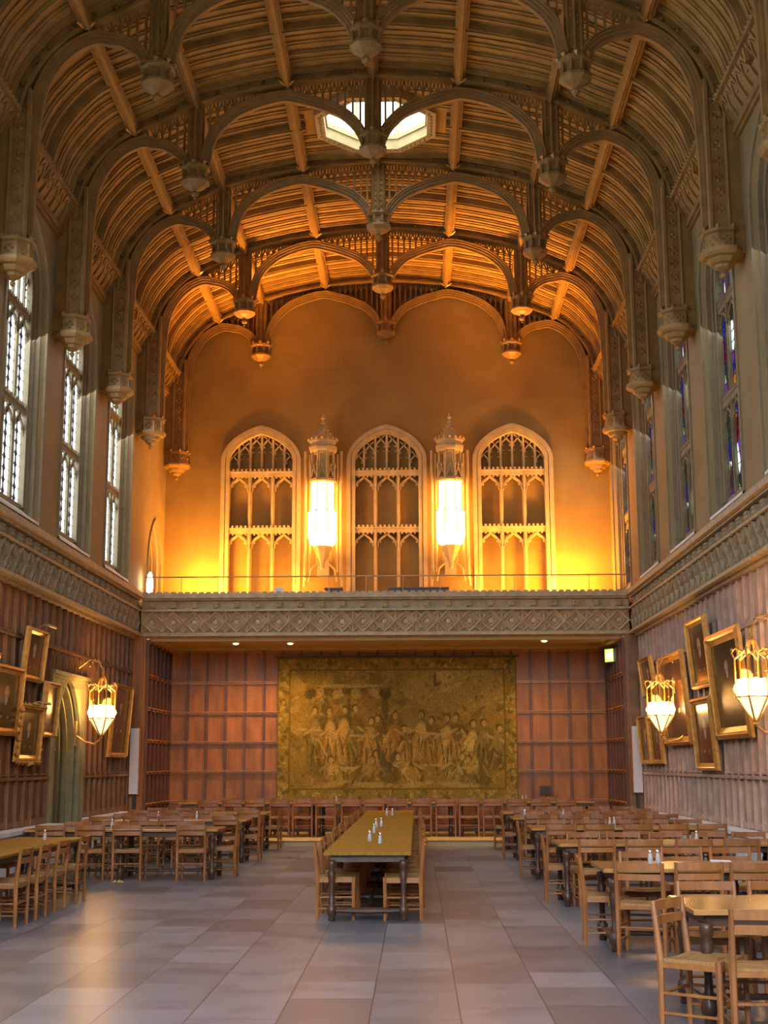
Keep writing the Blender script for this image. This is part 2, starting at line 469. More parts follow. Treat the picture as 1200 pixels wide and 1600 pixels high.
def window_stone(mp, cx, hw, z0, zs, za, zt, splay=0.0, depth=.22, lights=3, sub=6):
    """mullions, transoms and head tracery for one window; mp(u, v, w): w is how far it stands forward of the glass"""
    frame, mul, tran, trac = MB(), MB(), MB(), MB()
    outl = arch4(cx, hw, z0, zs, za)
    frame.ribbon(outl, .09, 0, depth + .02, mp, off=-.02)
    frame.ribbon(arch4(cx, hw + .09, z0, zs, za + .09), .10, depth - .1, depth + .05, mp)
    step = 2 * hw / lights
    for i in range(1, lights):
        x = cx - hw + step * i
        mul.mbox(mp, x - .045, z0, .0, x + .045, zt[-1], depth * .6)
        mul.mbox(mp, x - .02, z0, depth * .6, x + .02, zt[-1], depth * .85)
    for j, z in enumerate(zt):
        tran.mbox(mp, cx - hw, z - .05, 0, cx + hw, z + .05, depth * .8)
        tran.mbox(mp, cx - hw, z + .05, depth * .3, cx + hw, z + .08, depth * .95)
        k = int(2 * hw / .105)
        for q in range(k):
            u = cx - hw + (q + .5) * 2 * hw / k
            tran.mbox(mp, u - .026, z + .08, depth * .45, u + .026, z + .135, depth * .95)
            tran.mbox(mp, u - .018, z - .085, depth * .3, u + .018, z - .05, depth * .8)
        for i in range(lights):                            # cusped head of each light below the transom
            a = cx - hw + step * i + .045; c = a + step - .09; mid = (a + c) / 2
            L = [(a, z - .40), (a + .02, z - .28), (a + .09, z - .19), (mid - .05, z - .12), (mid, z - .07)]
            R = [(2 * mid - p[0], p[1]) for p in L]
            trac.ribbon(L, .045, depth * .15, depth * .6, mp); trac.ribbon(R, .045, depth * .15, depth * .6, mp)
            for sg in (-1, 1):
                q = mp(mid + sg * (step / 2 - .11), z - .27, depth * .4); trac.oct(q, .04)
    zb = zt[-1] + .05; ss = 2 * hw / sub                    # head tracery
    for i in range(1, sub):
        x = cx - hw + ss * i
        ztop = arch4z(x, cx, hw, zs, za)
        trac.mbox(mp, x - .026, zb, 0, x + .026, ztop, depth * .55)
    for i in range(sub):
        a = cx - hw + ss * i + .02; c = a + ss - .04; mid = (a + c) / 2
        top = min(arch4z(a, cx, hw, zs, za), arch4z(c, cx, hw, zs, za)) - .03
        if i in (0, sub - 1): top = arch4z(mid, cx, hw, zs, za) - .12
        h = max(zb + .2, top - .26)
        for sg in (-1, 1):
            P = [(mid + sg * (ss / 2 - .02), h - .02), (mid + sg * (ss / 2 - .035), h + .07), (mid + sg * .03, h + .15), (mid, h + .22)]
            trac.ribbon(P, .032, depth * .1, depth * .5, mp)
            P = [(mid, h + .2), (mid + sg * ss * .35, top + .02)]
            trac.ribbon(P, .026, depth * .1, depth * .5, mp)
            trac.oct(mp(mid + sg * (ss / 2 - .055), h + .01, depth * .35), .032)
            trac.oct(mp(mid + sg * (ss / 2 - .06), h - .12, depth * .35), .028)
    return frame, mul, tran, trac

NB = ['left of the left wall lantern', 'in the middle between the two wall lanterns', 'right of the right wall lantern']
for i, x in enumerate(BX):
    t = thing('blind_window', 'carved stone blind window with pointed tracery ' + NB[i], 'window', (x, YW, 5.2), group='blind windows on the gable wall')
    parts = window_stone(lambda u, v, w: (u, .25 - w, v - 5.2), 0, .84, 5.215, 9.0, 9.74, (7.25, 8.66), depth=.27)
    for nm, p in zip(('frame', 'mullions', 'transoms', 'tracery'), parts): p.build(nm, M['carved'], t)

# ---- side walls
def sm(side): return lambda u, v, w: (side * (XW + .26 - w), u, v)   # u=y, v=z, w measured from the glass plane towards the hall
WC = [(TY[k] + TY[k + 1]) / 2 for k in range(0, 11)]
for side, nm in ((-1, 'left'), (1, 'right')):
    wins = WC[1:] if side < 0 else WC
    hl = [arch4(c, 1.12, 5.50, 9.35, 10.45) for c in wins]
    if side < 0: hl.append(arch2(31.28, .80, 5.22, 6.15, 1.6))
    w = MB(); mp = lambda u, v, q, s=side: (s * (XW + q), u, v)
    w.poly([(YB, 4.4), (YW + .3, 4.4), (YW + .3, 12.4), (YB, 12.4)], hl, mp, 0)
    for h, c in zip(hl, wins):
        inner = arch4(c, .90, 5.72, 9.25, 10.2)
        w.loft(h, inner, mp, 0, .26)
        w.add([mp(c - 1.12, 5.50, 0), mp(c + 1.12, 5.50, 0), mp(c + .9, 5.72, .26), mp(c - .9, 5.72, .26)], [(0, 1, 2, 3)])
    if side < 0:
        h2 = arch2(31.28, .58, 5.22, 6.15, 1.6); w.loft(hl[-1], h2, mp, 0, .35)
        w.add([mp(p[0], p[1], .35) for p in h2], [tuple(range(len(h2)))])
    struct(w.build('wall_' + nm, M['stone']))
    mould = MB()
    for h, c in zip(hl, wins):                            # roll mouldings round each opening
        mould.ribbon([(p[0], p[1]) for p in arch4(c, 1.15, 5.5, 9.36, 10.49)], .07, -.03, .05, mp)
        mould.ribbon([(p[0], p[1]) for p in arch4(c, 1.03, 5.6, 9.32, 10.36)], .05, .06, .14, mp)
        mould.ribbon([(p[0], p[1]) for p in arch4(c, .97, 5.66, 9.28, 10.28)], .03, .13, .2, mp)
    if side < 0:
        for hw, q in ((.80, 0), (.72, .1), (.64, .2)): mould.ribbon(arch2(31.28, hw, 5.22, 6.15, 1.6), .05, q - .03, q + .05, mp)
    struct(mould.build('trim_' + ('1' if side < 0 else '2'), M['winstone']))
    for i, c in enumerate(wins):
        idx = (i + 1) + (20 if side > 0 else 0)
        root = bpy.data.objects.new('window_%d' % (i + 1 if side < 0 else i + 11), None); COL.objects.link(root); struct(root); root.location = (side * XW, c, 5.5)
        mq = lambda u, v, q, s=side: (s * (.26 - q), u, v - 5.5)
        pr = window_stone(mq, 0, .88, 5.72, 9.25, 10.18, (7.28, 8.85), depth=.075)
        for n2, p in zip(('frame', 'mullions', 'transoms', 'tracery'), pr):
            if n2 == 'frame': p.mbox(mq, -.95, 5.66, -.02, .95, 5.77, .05)
            p.build(n2, M['winstone'], root)
        gl = MB(); o2 = arch4(0, .9, 5.72, 9.25, 10.2); gl.poly(o2, [], mq, -.004, -.012)
        gl.build('glass_pane', M['glassd'] if side < 0 else M['stained'], root)
        sl = MB(); sl.add([mq(-1.1, 5.515, .262), mq(1.1, 5.515, .262), mq(.93, 5.70, .03), mq(-.93, 5.70, .03), mq(-1.1, 5.47, .29), mq(1.1, 5.47, .29), mq(1.1, 5.515, .29), mq(-1.1, 5.515, .29)], [(0, 1, 2, 3), (4, 5, 6, 7), (7, 6, 1, 0), (4, 5, 2, 3)]); sl.build('sill', M['bench'], root)
        ld = MB()
        for L in range(3):
            xc = -.88 + (L + .5) * (1.76 / 3)
            for za_, zb_ in ((5.75, 7.2), (7.36, 8.78)):
                ld.mbox(mq, xc - .02, za_, 0, xc + .02, zb_, .016)
                n = 8
                for q in range(n):
                    zc_ = za_ + (q + .5) * (zb_ - za_) / n
                    ld.mbox(mq, xc - .26, zc_ - .004, 0, xc + .26, zc_ + .004, .01)
                    P = [(xc, zc_ - .07), (xc + .055, zc_), (xc, zc_ + .07), (xc - .055, zc_)]
                    ld.ribbon(P, .03, 0, .014, mq, closed=True)
        ld.build('lead_cames', M['lead'], root)
        P_ = DAY_L if side < 0 else DAY_R
        light('AREA', 'window_daylight', (side * (XW + .75), c, 7.9), P_ * (1.0 if c > 15 else 1.7), DAY_COL, 2.2, 4.6, (side * 1.5, c, 3.5))
# wall behind the camera; end window added to light floor and chair backs
ew = arch4(0, 3.2, 4.6, 9.2, 11.6)
b = MB(); b.poly([(-5.6, 0), (5.6, 0), (5.6, 14.2), (-5.6, 14.2)], [ew], lambda u, v, w: (u, YB - w, v), 0, .3); struct(b.build('wall_front', M['gable']))
er = bpy.data.objects.new('window_30', None); COL.objects.link(er); struct(er); er.location = (0, YB, 4.6)
b = MB(); b.poly(arch4(0, 3.25, 0, 4.6, 7.0), [], lambda u, v, w: (u, -w, v), .2, .21); b.build('glass_pane', M['glassd'], er)
b = MB()
for q in range(-3, 4): b.box(q * .8 - .06, -.22, 0, q * .8 + .06, -.05, arch4z(q * .8, 0, 3.2, 4.6, 7.0))
for z in (1.7, 3.4): b.box(-3.2, -.22, z - .06, 3.2, -.04, z + .06)
b.build('mullions', M['carved'], er)
light('AREA', 'window_daylight', (0, YB - .8, 7.8), END_FILL, DAY_COL, 6.4, 6.4, (0, 9, 0), spread=.95)  # added fill light through the unseen end window

# ---- panelling of the side walls (oak boards, ribs and rails)
def panelling(side, y0, y1, gap=None):
    bd, rb = MB(), MB(); s = side
    segs = [(y0, y1)] if not gap else [(y0, gap[0]), (gap[1], y1)]
    for a, c in segs: bd.box(s * XP, a, .55, s * (XP + .15), c, 4.45)
    if gap: bd.box(s * XP, gap[0], 3.24, s * (XP + .15), gap[1], 4.45)
    y = y0; k = 0
    while y < y1:
        for q0, q1, d in ((-.028, .028, .035), (-.012, .012, .055)):
            zlo = 3.24 if gap and gap[0] - .05 < y < gap[1] + .05 else .72
            rb.box(s * (XP - d), y + q0, zlo, s * (XP + .01), y + q1, 4.45)
        y += .43
    for z, h, d in ((.78, .09, .03), (1.46, .05, .055), (1.52, .03, .035), (3.62, .04, .055), (3.67, .03, .035)):
        for a, c in segs if z < 3 else [(y0, y1)]: rb.box(s * (XP - d), a, z - h / 2, s * (XP + .01), c, z + h / 2)
    # small pointed heads under the upper rail
    y = y0
    while y < y1 - .4:
        if z and (gap and gap[0] - .5 < y < gap[1] + .5):
            for h2 in (0, .215):
                yc = y + .1075 + h2
                mp = lambda u, v, w: (s * (XP - w), u, v)
                for sg in (-1, 1): rb.ribbon([(yc + sg * .09, 3.34), (yc + sg * .085, 3.44), (yc + sg * .04, 3.53), (yc, 3.58)], .03, 0, .035, mp)
                rb.box(s * (XP - .035), yc + .10, 3.24, s * XP, yc + .115, 3.6)
        y += .43
    return bd, rb
bl, rl = panelling(-1, YB, 29.4, (22.98, 25.32)); br_, rr_ = panelling(1, YB, 29.4)
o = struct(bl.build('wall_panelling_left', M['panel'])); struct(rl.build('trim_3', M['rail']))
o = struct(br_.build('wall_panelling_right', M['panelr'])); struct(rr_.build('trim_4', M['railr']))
# stone ledges along the foot of the side walls
for side, nm, mt, segs in ((-1, 'left', 'bench', [(YB, 22.98), (25.32, 28.74)]), (1, 'right', 'bench', [(YB, 28.74)])):
    e = MB()
    for a, c in segs:
        e.box(side * 5.22, a, 0, side * (XP + .15), c, .66); e.box(side * 5.17, a, .66, side * (XP + .15), c, .72)
    struct(e.build('baseboard_' + nm, M[mt]))

# ---- stone doorway in the left wall
dr = MB(); mp = lambda u, v, w: (-(XP + w), u, v)
DC = 24.15
outer = [(22.98, 0), (25.32, 0), (25.32, 3.14), (22.98, 3.14)]
hole = arch2(DC, .92, 0, 1.95, 1.45)
hole[0] = (DC - .92, .001); hole[-1] = (DC + .92, .001)
dr.poly(outer, [hole], mp, -.03)
ins = hole
for k, (hw, w0, w1) in enumerate(((.92, -.03, .12), (.82, .12, .3), (.70, .3, .62))):
    h1 = arch2(DC, hw, 0, 1.95, 1.45); dr.loft(h1, h1, mp, w0, w1)
    if k < 2:
        h2 = arch2(DC, (.82, .70)[k], 0, 1.95, 1.45); dr.loft(h1, h2, mp, w1, w1)
h3 = arch2(DC, .70, 0, 1.95, 1.45)
for hw, w in ((.90, .0), (.84, .1), (.78, .22), (.71, .34), (.69, .5)):
    dr.ribbon(arch2(DC, hw, 0, 1.95, 1.45), .05, w - .035, w + .035, mp)
dr.box(-(XP - .06), 22.9, 3.14, -(XP + .1), 25.4, 3.24); dr.box(-(XP - .1), 22.88, 3.2, -(XP + .1), 25.42, 3.26)
dr.box(-(XP - .045), 22.94, 0, -(XP + .1), 23.04, 3.14); dr.box(-(XP - .045), 25.26, 0, -(XP + .1), 25.36, 3.14)
for sg in (-1, 1):
    dr.ribbon([(DC + sg * .25, 3.02), (DC + sg * .75, 3.02), (DC + sg * .98, 2.75), (DC + sg * .98, 2.4)], .03, -.05, -.03, mp)
    dr.box(-(XP - .05), DC + sg * .92 - .06, 1.9, -(XP + .04), DC + sg * .92 + .06, 1.97)
dw = struct(dr.build('door_1', M['doorstone']))
dl = MB(); dl.poly(h3, [], mp, .6, .66)
for q in range(-3, 4): dl.box(-(XP + .575), DC + q * .2 - .01, 0, -(XP + .6), DC + q * .2 + .01, 2.6)
dl.build('door_leaf', M['panel'], dw)

# ---- recess under the gallery: panelled back and cheek walls, piers
def recess_panel(mp, u0, u1, n, rails, z0=.12, z1=4.34):
    bd, rb, rz_ = MB(), MB(), MB(); bd.mbox(mp, u0, z0, -.1, u1, z1, 0)
    for i in range(n + 1):
        u = u0 + (u1 - u0) * i / n
        rb.mbox(mp, u - .032, z0, -.01, u + .032, z1, .05); rb.mbox(mp, u - .012, z0, .05, u + .012, z1, .08)
    for z in rails:
        rz_.mbox(mp, u0, z - .03, -.01, u1, z + .02, .06); rz_.mbox(mp, u0, z + .02, -.01, u1, z + .04, .10)
    return bd, rb, rz_
RAILS = (.20, .81, 1.49, 2.17, 2.86, 3.57, 4.32)
bd, rb, rz_ = recess_panel(lambda u, v, w: (u, YW - w, v), -5.2, 5.2, 23, RAILS)
struct(bd.build('wall_recess_back', M['recess'])); struct(rb.build('trim_5', M['recessrib'])); struct(rz_.build('trim_14', M['recessrail']))
for side, nm, k in ((-1, 'left', 6), (1, 'right', 7)):
    bd, rb, rz_ = recess_panel(lambda u, v, w, s=side: (s * (5.22 - w), u, v), 29.62, YW, 6, RAILS)
    struct(bd.build('wall_recess_' + nm, M['recess'])); struct(rb.build('trim_%d' % k, M['recessrib'])); struct(rz_.build('trim_%d' % (k + 9), M['recessrail']))
    p = MB(); s = side
    p.box(s * 5.24, YG - .12, .001, s * 5.62, YG + .1, 4.42)
    for x0, x1 in ((5.25, 5.28), (5.46, 5.49)): p.box(s * x0, YG - .15, .13, s * x1, YG - .11, 4.42)
    p.box(s * 5.20, YG - .06, .13, s * 5.25, YG + .02, 4.42)
    struct(p.build('trim_%d' % (k + 2), M['recess'] if side < 0 else M['rail']))

# ---- cornice: lozenge lattice, frieze with paterae, crested crown (side walls and gallery front)
def cornice(mp, length, body=True, paterae=True, k0=None):
    """u along, v = z, w forward"""
    lat, mold, fr = MB(), MB(), MB()
    n = round(length / .4583); st = length / n
    if body: mold.mbox(mp, 0, 4.42, -.2, length, 5.24, 0)
    mold.mbox(mp, 0, 4.42, 0, length, 4.47, .17); mold.mbox(mp, 0, 4.47, 0, length, 4.50, .13)
    mold.mbox(mp, 0, 4.965, 0, length, 5.0, .14); mold.mbox(mp, 0, 5.0, 0, length, 5.02, .11)
    mold.mbox(mp, 0, 5.21, 0, length, 5.25, .12); mold.mbox(mp, 0, 5.25, -.1, length, 5.31, .19); mold.mbox(mp, 0, 5.31, -.1, length, 5.36, .16)
    z0, z1 = 4.50, 4.965; zc = (z0 + z1) / 2; hh = (z1 - z0) / 2
    for i in range(n):
        a = i * st; c = a + st / 2
        for sg in (-1, 1):
            lat.ridge([(c, zc + hh * 1.0), (c + sg * st / 2, zc), (c, zc - hh * 1.0)], .062, 0, .12, mp)       # big lozenge
            lat.ridge([(c, zc + hh * .50), (c + sg * st * .25, zc), (c, zc - hh * .50)], .045, 0, .09, mp)      # small lozenge
            lat.ridge([(c + sg * st / 2, z0), (c + sg * st * .25, zc - hh * .5)], .045, 0, .10, mp)
            lat.ridge([(c + sg * st / 2, z1), (c + sg * st * .25, zc + hh * .5)], .045, 0, .10, mp)
        lat.ridge([(a, z0), (a, z1)], .045, 0, .10, mp)
        for q in range(6):
            an = q * PI / 3; lat.oct(mp(c + .035 * math.cos(an), zc + .035 * math.sin(an), .05), .026)
        lat.oct(mp(c, zc, .06), .03)
        if paterae:
            fr.mbox(mp, c - .058, 5.05, 0, c + .058, 5.18, .07)
            for du, dv in ((-.03, -.03), (.03, -.03), (-.03, .03), (.03, .03)):
                fr.oct(mp(c + du, 5.115 + dv, .08), .032)
        for q in range(3):
            u = a + (q + .5) * st / 3; mold.mbox(mp, u - .05, 5.36, .03, u + .05, 5.395, .14)
    return lat, mold, fr
for side, k in ((-1, 10), (1, 11)):
    L = 29.45 - YB
    lat, mold, fr = cornice(lambda u, v, w, s=side: (s * (XW + .03 - w), YB + u, v), L)
    mold.box(side * (XW - .02), YB, 4.36, side * (XP + .15), 29.45, 4.44)
    r = struct(mold.build('trim_%d' % k, M['cornice'])); lat.build('lozenge_lattice', M['cornice'], r); fr.build('paterae', M['cornice'], r)

gal = thing('gallery', 'stone-fronted gallery across the end wall with carved lozenge frieze', 'balcony', (0, YG, 4.4))
G = lambda u, v, w: (u - 5.33, .09 - w, v - 4.4)
lat, mold, fr = cornice(G, 10.66, body=False)
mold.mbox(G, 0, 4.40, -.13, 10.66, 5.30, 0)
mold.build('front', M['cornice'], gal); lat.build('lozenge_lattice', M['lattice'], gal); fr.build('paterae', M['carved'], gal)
so = MB(); so.box(-5.38, .2, .0, 5.38, 2.9, .08)
for a, c, e, f in ((-5.17, .2, 5.17, .34), (-5.17, 2.70, 5.17, 2.85), (-5.17, .34, -5.0, 2.72), (5.0, .34, 5.17, 2.72)): so.box(a, c, -.07, e, f, .0)
so.build('soffit', M['plaster'], gal)
dk = MB(); dk.box(-5.38, .2, .7, 5.38, 2.9, .8); dk.build('deck', M['plaster'], gal)

# ---- ceiling
HALF = [(0, 13.53), (.75, 13.48), (1.5, 13.39), (2.3, 13.24), (3.05, 13.04), (3.7, 12.72), (4.33, 12.42), (4.72, 12.03), (4.96, 11.66), (5.09, 11.25), (5.15, 10.9)]
def profile(off, half=HALF):
    """roof curve pushed outwards by off, dense, left to right"""
    c = catmull(half, 4); out = []
    for i, p in enumerate(c):
        a = c[max(0, i - 1)]; b_ = c[min(len(c) - 1, i + 1)]
        tx, tz = b_[0] - a[0], b_[1] - a[1]; l = math.hypot(tx, tz)
        if i == 0: tx, tz, l = 1, 0, 1
        out.append((p[0] - tz / l * off, p[1] + tx / l * off))
    return [(-x, z) for x, z in reversed(out[1:])] + out
def prof_z(x):
    c = catmull(HALF, 4); x = abs(x)
    for i in range(len(c) - 1):
        if c[i][0] <= x <= c[i + 1][0]:
            t = (x - c[i][0]) / (c[i + 1][0] - c[i][0]); return c[i][1] + t * (c[i + 1][1] - c[i][1])
    return 11
LC = (0.0, (TY[2] + TY[3]) / 2); LR = 1.06                  # roof lantern centre and radius
def octo(r): return [(LC[0] + r * math.cos(PI / 8 + k * PI / 4), LC[1] + r * math.sin(PI / 8 + k * PI / 4)) for k in range(8)]
BO = .15
P = profile(BO)
ce = MB()
yl = [YW + .1] + TY[1:] + [YB - .1]
NT = len([y for y in TY if y > YB])
ys = [YW + .1] + [y for y in TY[1:] if y > YB] + [YB]
for j in range(len(ys) - 1):
    for i in range(len(P) - 1):
        if j == 2 and abs(P[i][0]) < 1.5 + 1e-3 and abs(P[i + 1][0]) < 1.5 + 1e-3 + .2 and abs((P[i][0] + P[i + 1][0]) / 2) < 1.5: continue
        ce.add([(P[i][0], ys[j], P[i][1]), (P[i + 1][0], ys[j], P[i + 1][1]), (P[i + 1][0], ys[j + 1], P[i + 1][1]), (P[i][0], ys[j + 1], P[i][1])], [(0, 1, 2, 3)])
xm = max(abs(P[i][0]) for i in range(len(P) - 1) if abs((P[i][0] + P[i + 1][0]) / 2) < 1.5 for _ in (0,))
xm = max(max(abs(P[i][0]), abs(P[i + 1][0])) for i in range(len(P) - 1) if abs((P[i][0] + P[i + 1][0]) / 2) < 1.5)
ce.poly([(-xm, ys[3]), (xm, ys[3]), (xm, ys[2]), (-xm, ys[2])], [octo(LR)], lambda u, v, w: (u, v, prof_z(u) + BO))
ceiling = struct(ce.build('ceiling', M['board'], recalc=False))

def half_rib(y, w, d, off, x_from=None):
    """one moulded rafter following the vault; split around the lantern if x_from is given"""
    mb = MB(); pr = profile(off)
    mp = lambda u, v, q: (u, y + q, v)
    if x_from is None: mb.ribbon(pr, d, -w / 2, w / 2, mp)
    else:
        mb.ribbon([p for p in pr if p[0] <= -x_from], d, -w / 2, w / 2, mp); mb.ribbon([p for p in pr if p[0] >= x_from], d, -w / 2, w / 2, mp)
    return mb
for j in range(min(7, len(ys) - 1)):
    rf = MB(); y1 = TY[j]; n = 12
    for i in range(1, n):
        y = y1 - BAY * i / n; big = i == n // 2
        hx = None
        if j == 2 and abs(y - LC[1]) < LR + .12: hx = math.sqrt(max(0, (LR + .16) ** 2 - (y - LC[1]) ** 2)) + .02
        for w, d, off in (((.15, .12, .09), (.08, .06, .03)) if big else ((.13, .04, .135), (.05, .04, .11)) if i % 2 else ((.16, .035, .14), (.03, .03, .12))):
            h = half_rib(y, w, d, off, hx); o0 = len(rf.v); rf.v += h.v; rf.f += [tuple(k + o0 for k in f) for f in h.f]
    rf.build('rafters', M['roof'], ceiling)
# purlins running along the hall, gilded leaves where they meet the trusses
def purlin(x, y0, y1, parent):
    z = prof_z(x); dz = (prof_z(abs(x) + .05) - prof_z(abs(x) - .05)) / .1 * (1 if x > 0 else -1); a = math.atan(dz)
    m1 = MB(); m1.box(-.065, y0, -.06, .065, y1, .13); m1.box(-.03, y0, -.10, .03, y1, -.06); m1.box(-.11, y0, .02, .11, y1, .14)
    m1.xf(Matrix.Translation((x, 0, z)) @ Matrix.Rotation(-a, 4, 'Y'))
    return m1.build('purlin', M['rooflight'], parent)
for j in range(7):
    for x in (-4.15, -1.5, 1.5, 4.15): purlin(x, TY[j + 1] + .14, TY[j] - .14, ceiling)
    for x in (-3.1, 3.1): purlin(x, TY[j + 1] + .14, TY[j] - .14, ceiling)
    if j == 2:
        purlin(0, LC[1] + LR + .1, TY[j] - .14, ceiling); purlin(0, TY[j + 1] + .14, LC[1] - LR - .1, ceiling)
    else: purlin(0, TY[j + 1] + .14, TY[j] - .14, ceiling)

# ---- roof lantern (glazed octagon over the vault)
rl_ = thing('roof_lantern', 'glazed octagonal roof lantern letting daylight in at the crown of the vault', 'skylight', (0, LC[1], 13.6))
def oct_ring(mb, r0, r1, z0, z1):
    a = [(r0 * math.cos(PI / 8 + k * PI / 4), r0 * math.sin(PI / 8 + k * PI / 4)) for k in range(8)]
    c = [(r1 * math.cos(PI / 8 + k * PI / 4), r1 * math.sin(PI / 8 + k * PI / 4)) for k in range(8)]
    vs = [(x, y, z0) for x, y in a] + [(x, y, z0) for x, y in c] + [(x, y, z1) for x, y in a] + [(x, y, z1) for x, y in c]
    fs = []
    for k in range(8):
        n = (k + 1) % 8; fs += [(k, n, 8 + n, 8 + k), (16 + k, 24 + k, 24 + n, 16 + n), (k, 16 + k, 16 + n, n), (8 + k, 8 + n, 24 + n, 24 + k)]
    mb.add(vs, fs)
cb = MB(); oct_ring(cb, LR - .02, LR + .16, -.12, .08); oct_ring(cb, LR - .05, LR + .06, .08, .16); 
cb.build('curb', M['carved'], rl_)
cr = MB()
for k in range(8):
    for q in range(7):
        t = (q + .5) / 7; a0 = PI / 8 + k * PI / 4; a1 = a0 + PI / 4
        x = (LR + .06) * ((1 - t) * math.cos(a0) + t * math.cos(a1)); y = (LR + .06) * ((1 - t) * math.sin(a0) + t * math.sin(a1)); cr.oct((x, y, -.13), .035)
        x *= (LR - .04) / (LR + .06); y *= (LR - .04) / (LR + .06); cr.oct((x, y, .17), .025)
cr.build('carved_cresting', M['carved'], rl_)
pm = MB()
for k in range(8):
    a = PI / 8 + k * PI / 4; pm.tube([(LR * math.cos(a), LR * math.sin(a), .14), (LR * math.cos(a), LR * math.sin(a), 1.9), (0, 0, 2.5)], .04, 6)
pm.build('glazing_bars', M['carved'], rl_)
lg = MB(); pts = [(LR * math.cos(PI / 8 + k * PI / 4), LR * math.sin(PI / 8 + k * PI / 4)) for k in range(8)]
lg.add([(x, y, .16) for x, y in pts] + [(x, y, 1.88) for x, y in pts] + [(0, 0, 2.48)], [(k, (k + 1) % 8, 8 + (k + 1) % 8, 8 + k) for k in range(8)] + [(8 + k, 8 + (k + 1) % 8, 16) for k in range(8)])
lg.build('glass_pane', M['glassd'], rl_)
light('AREA', 'skylight_daylight', (0, LC[1], 16.4), SKYLIGHT, DAY_COL, 2.0, 2.0, (0, LC[1] + .6, 0))

# ---- carved wall plate between the trusses: beaded string above a traceried frieze
for side, nm in ((-1, 12), (1, 13)):
    wp, bd_ = MB(), MB()
    for j in range(8):
        a, c = TY[j + 1] + .17, TY[j] - .17
        s = side
        wp.add([(s * 5.12, a, 11.12), (s * 5.12, c, 11.12), (s * 5.40, c, 10.72), (s * 5.40, a, 10.72), (s * 5.45, a, 11.3), (s * 5.45, c, 11.3)],
               [(0, 1, 2, 3), (0, 4, 5, 1), (0, 3, 4), (1, 5, 2)])
        wp.box(s * 5.07, a, 11.10, s * 5.42, c, 11.19); wp.box(s * 5.33, a, 10.62, s * 5.45, c, 10.74); wp.box(s * 5.37, a, 10.56, s * 5.45, c, 10.62)
        n = 11
        for q in range(n):
            y = a + (q + .5) * (c - a) / n; st = (c - a) / n
            wp.tube([(s * 5.12, y - st / 2, 11.10), (s * 5.36, y - st / 2, 10.74)], .022, 4)
            for sg in (-1, 1): wp.tube([(s * 5.30, y + sg * st / 2, 10.83), (s * 5.22, y + sg * st * .42, 10.96), (s * 5.15, y, 11.06)], .018, 4)
        k = int((c - a) / .13)
        for q in range(k): bd_.oct((s * 5.075, a + (q + .5) * (c - a) / k, 11.15), .045)
    r = struct(wp.build('trim_%d' % nm, M['rooflight'])); bd_.build('beading', M['rooflight'], r)

# ---- roof trusses
CENT = [(.16, 12.30), (.21, 12.45), (.33, 12.64), (.53, 12.83), (.78, 12.95), (1.02, 13.04), (1.28, 13.11), (1.5, 13.16), (1.74, 13.13), (1.98, 13.06), (2.25, 12.95), (2.46, 12.82), (2.66, 12.63), (2.79, 12.42), (2.86, 12.18), (2.90, 11.95)]
SIDE = [(3.26, 11.86), (3.31, 12.02), (3.42, 12.15), (3.62, 12.27), (3.82, 12.31), (4.02, 12.34), (4.26, 12.25), (4.46, 12.10), (4.62, 11.91), (4.75, 11.67), (4.83, 11.4), (4.87, 11.05), (4.90, 10.4), (4.91, 9.7), (4.91, 9.25)]
PEND = [(.004, 0), (.022, .015), (.022, .045), (.055, .07), (.065, .10), (.055, .135), (.03, .15), (.10, .185), (.19, .23), (.235, .275), (.255, .29), (.255, .335), (.20, .35), (.17, .37), (.17, .50), (.22, .52), (.265, .54), (.265, .585), (.20, .60), (.15, .63)]
CORB = [(.004, 0), (.035, .02), (.045, .06), (.025, .09), (.06, .11), (.12, .15), (.13, .19), (.19, .205), (.22, .25), (.23, .275), (.30, .29), (.33, .32), (.345, .345), (.345, .385), (.27, .40), (.265, .61), (.31, .63), (.31, .68), (.25, .70), (.2, .72)]
def pendant(parent, x, ztip, ztop, nm='pendant'):
    p = MB(); c = (x, 0, ztip); p.lathe(PEND, c, 8, PI / 8)
    for k in range(8):
        a = PI / 8 + k * PI / 4; p.tube([(x + .2 * math.cos(a), .2 * math.sin(a), ztip + .36), (x + .21 * math.cos(a), .21 * math.sin(a), ztip + .54)], .028, 5)
    o = p.build(nm, M['rooflight'], parent)
    f = MB()
    for k in range(8):
        a = k * PI / 4; f.oct((x + .25 * math.cos(a), .25 * math.sin(a), ztip + .62), .05, .07)
    f.oct((x, 0, ztip + .10), .07)
    f.build('gilt_fleurons', M['giltdull'], o)
    s = MB(); h0 = ztip + .6
    s.box(x - .10, -.10, h0, x + .10, .10, ztop)
    for dx, dy in ((-.1, -.1), (.1, -.1), (-.1, .1), (.1, .1), (0, -.12), (0, .12), (-.12, 0), (.12, 0)): s.tube([(x + dx, dy, h0), (x + dx, dy, ztop)], .03, 5)
    so = s.build('post', M['rooflight'], parent)
    r = MB(); z = h0 + .12
    while z < ztop - .05:
        for sx in (-.055, .055):
            r.oct((x + sx, -.115, z), .02)
        z += .11
    if r.v: r.build('studs', M['giltdull'], so)
LOW = [(x, z) for x, z in CENT[2:-1]]
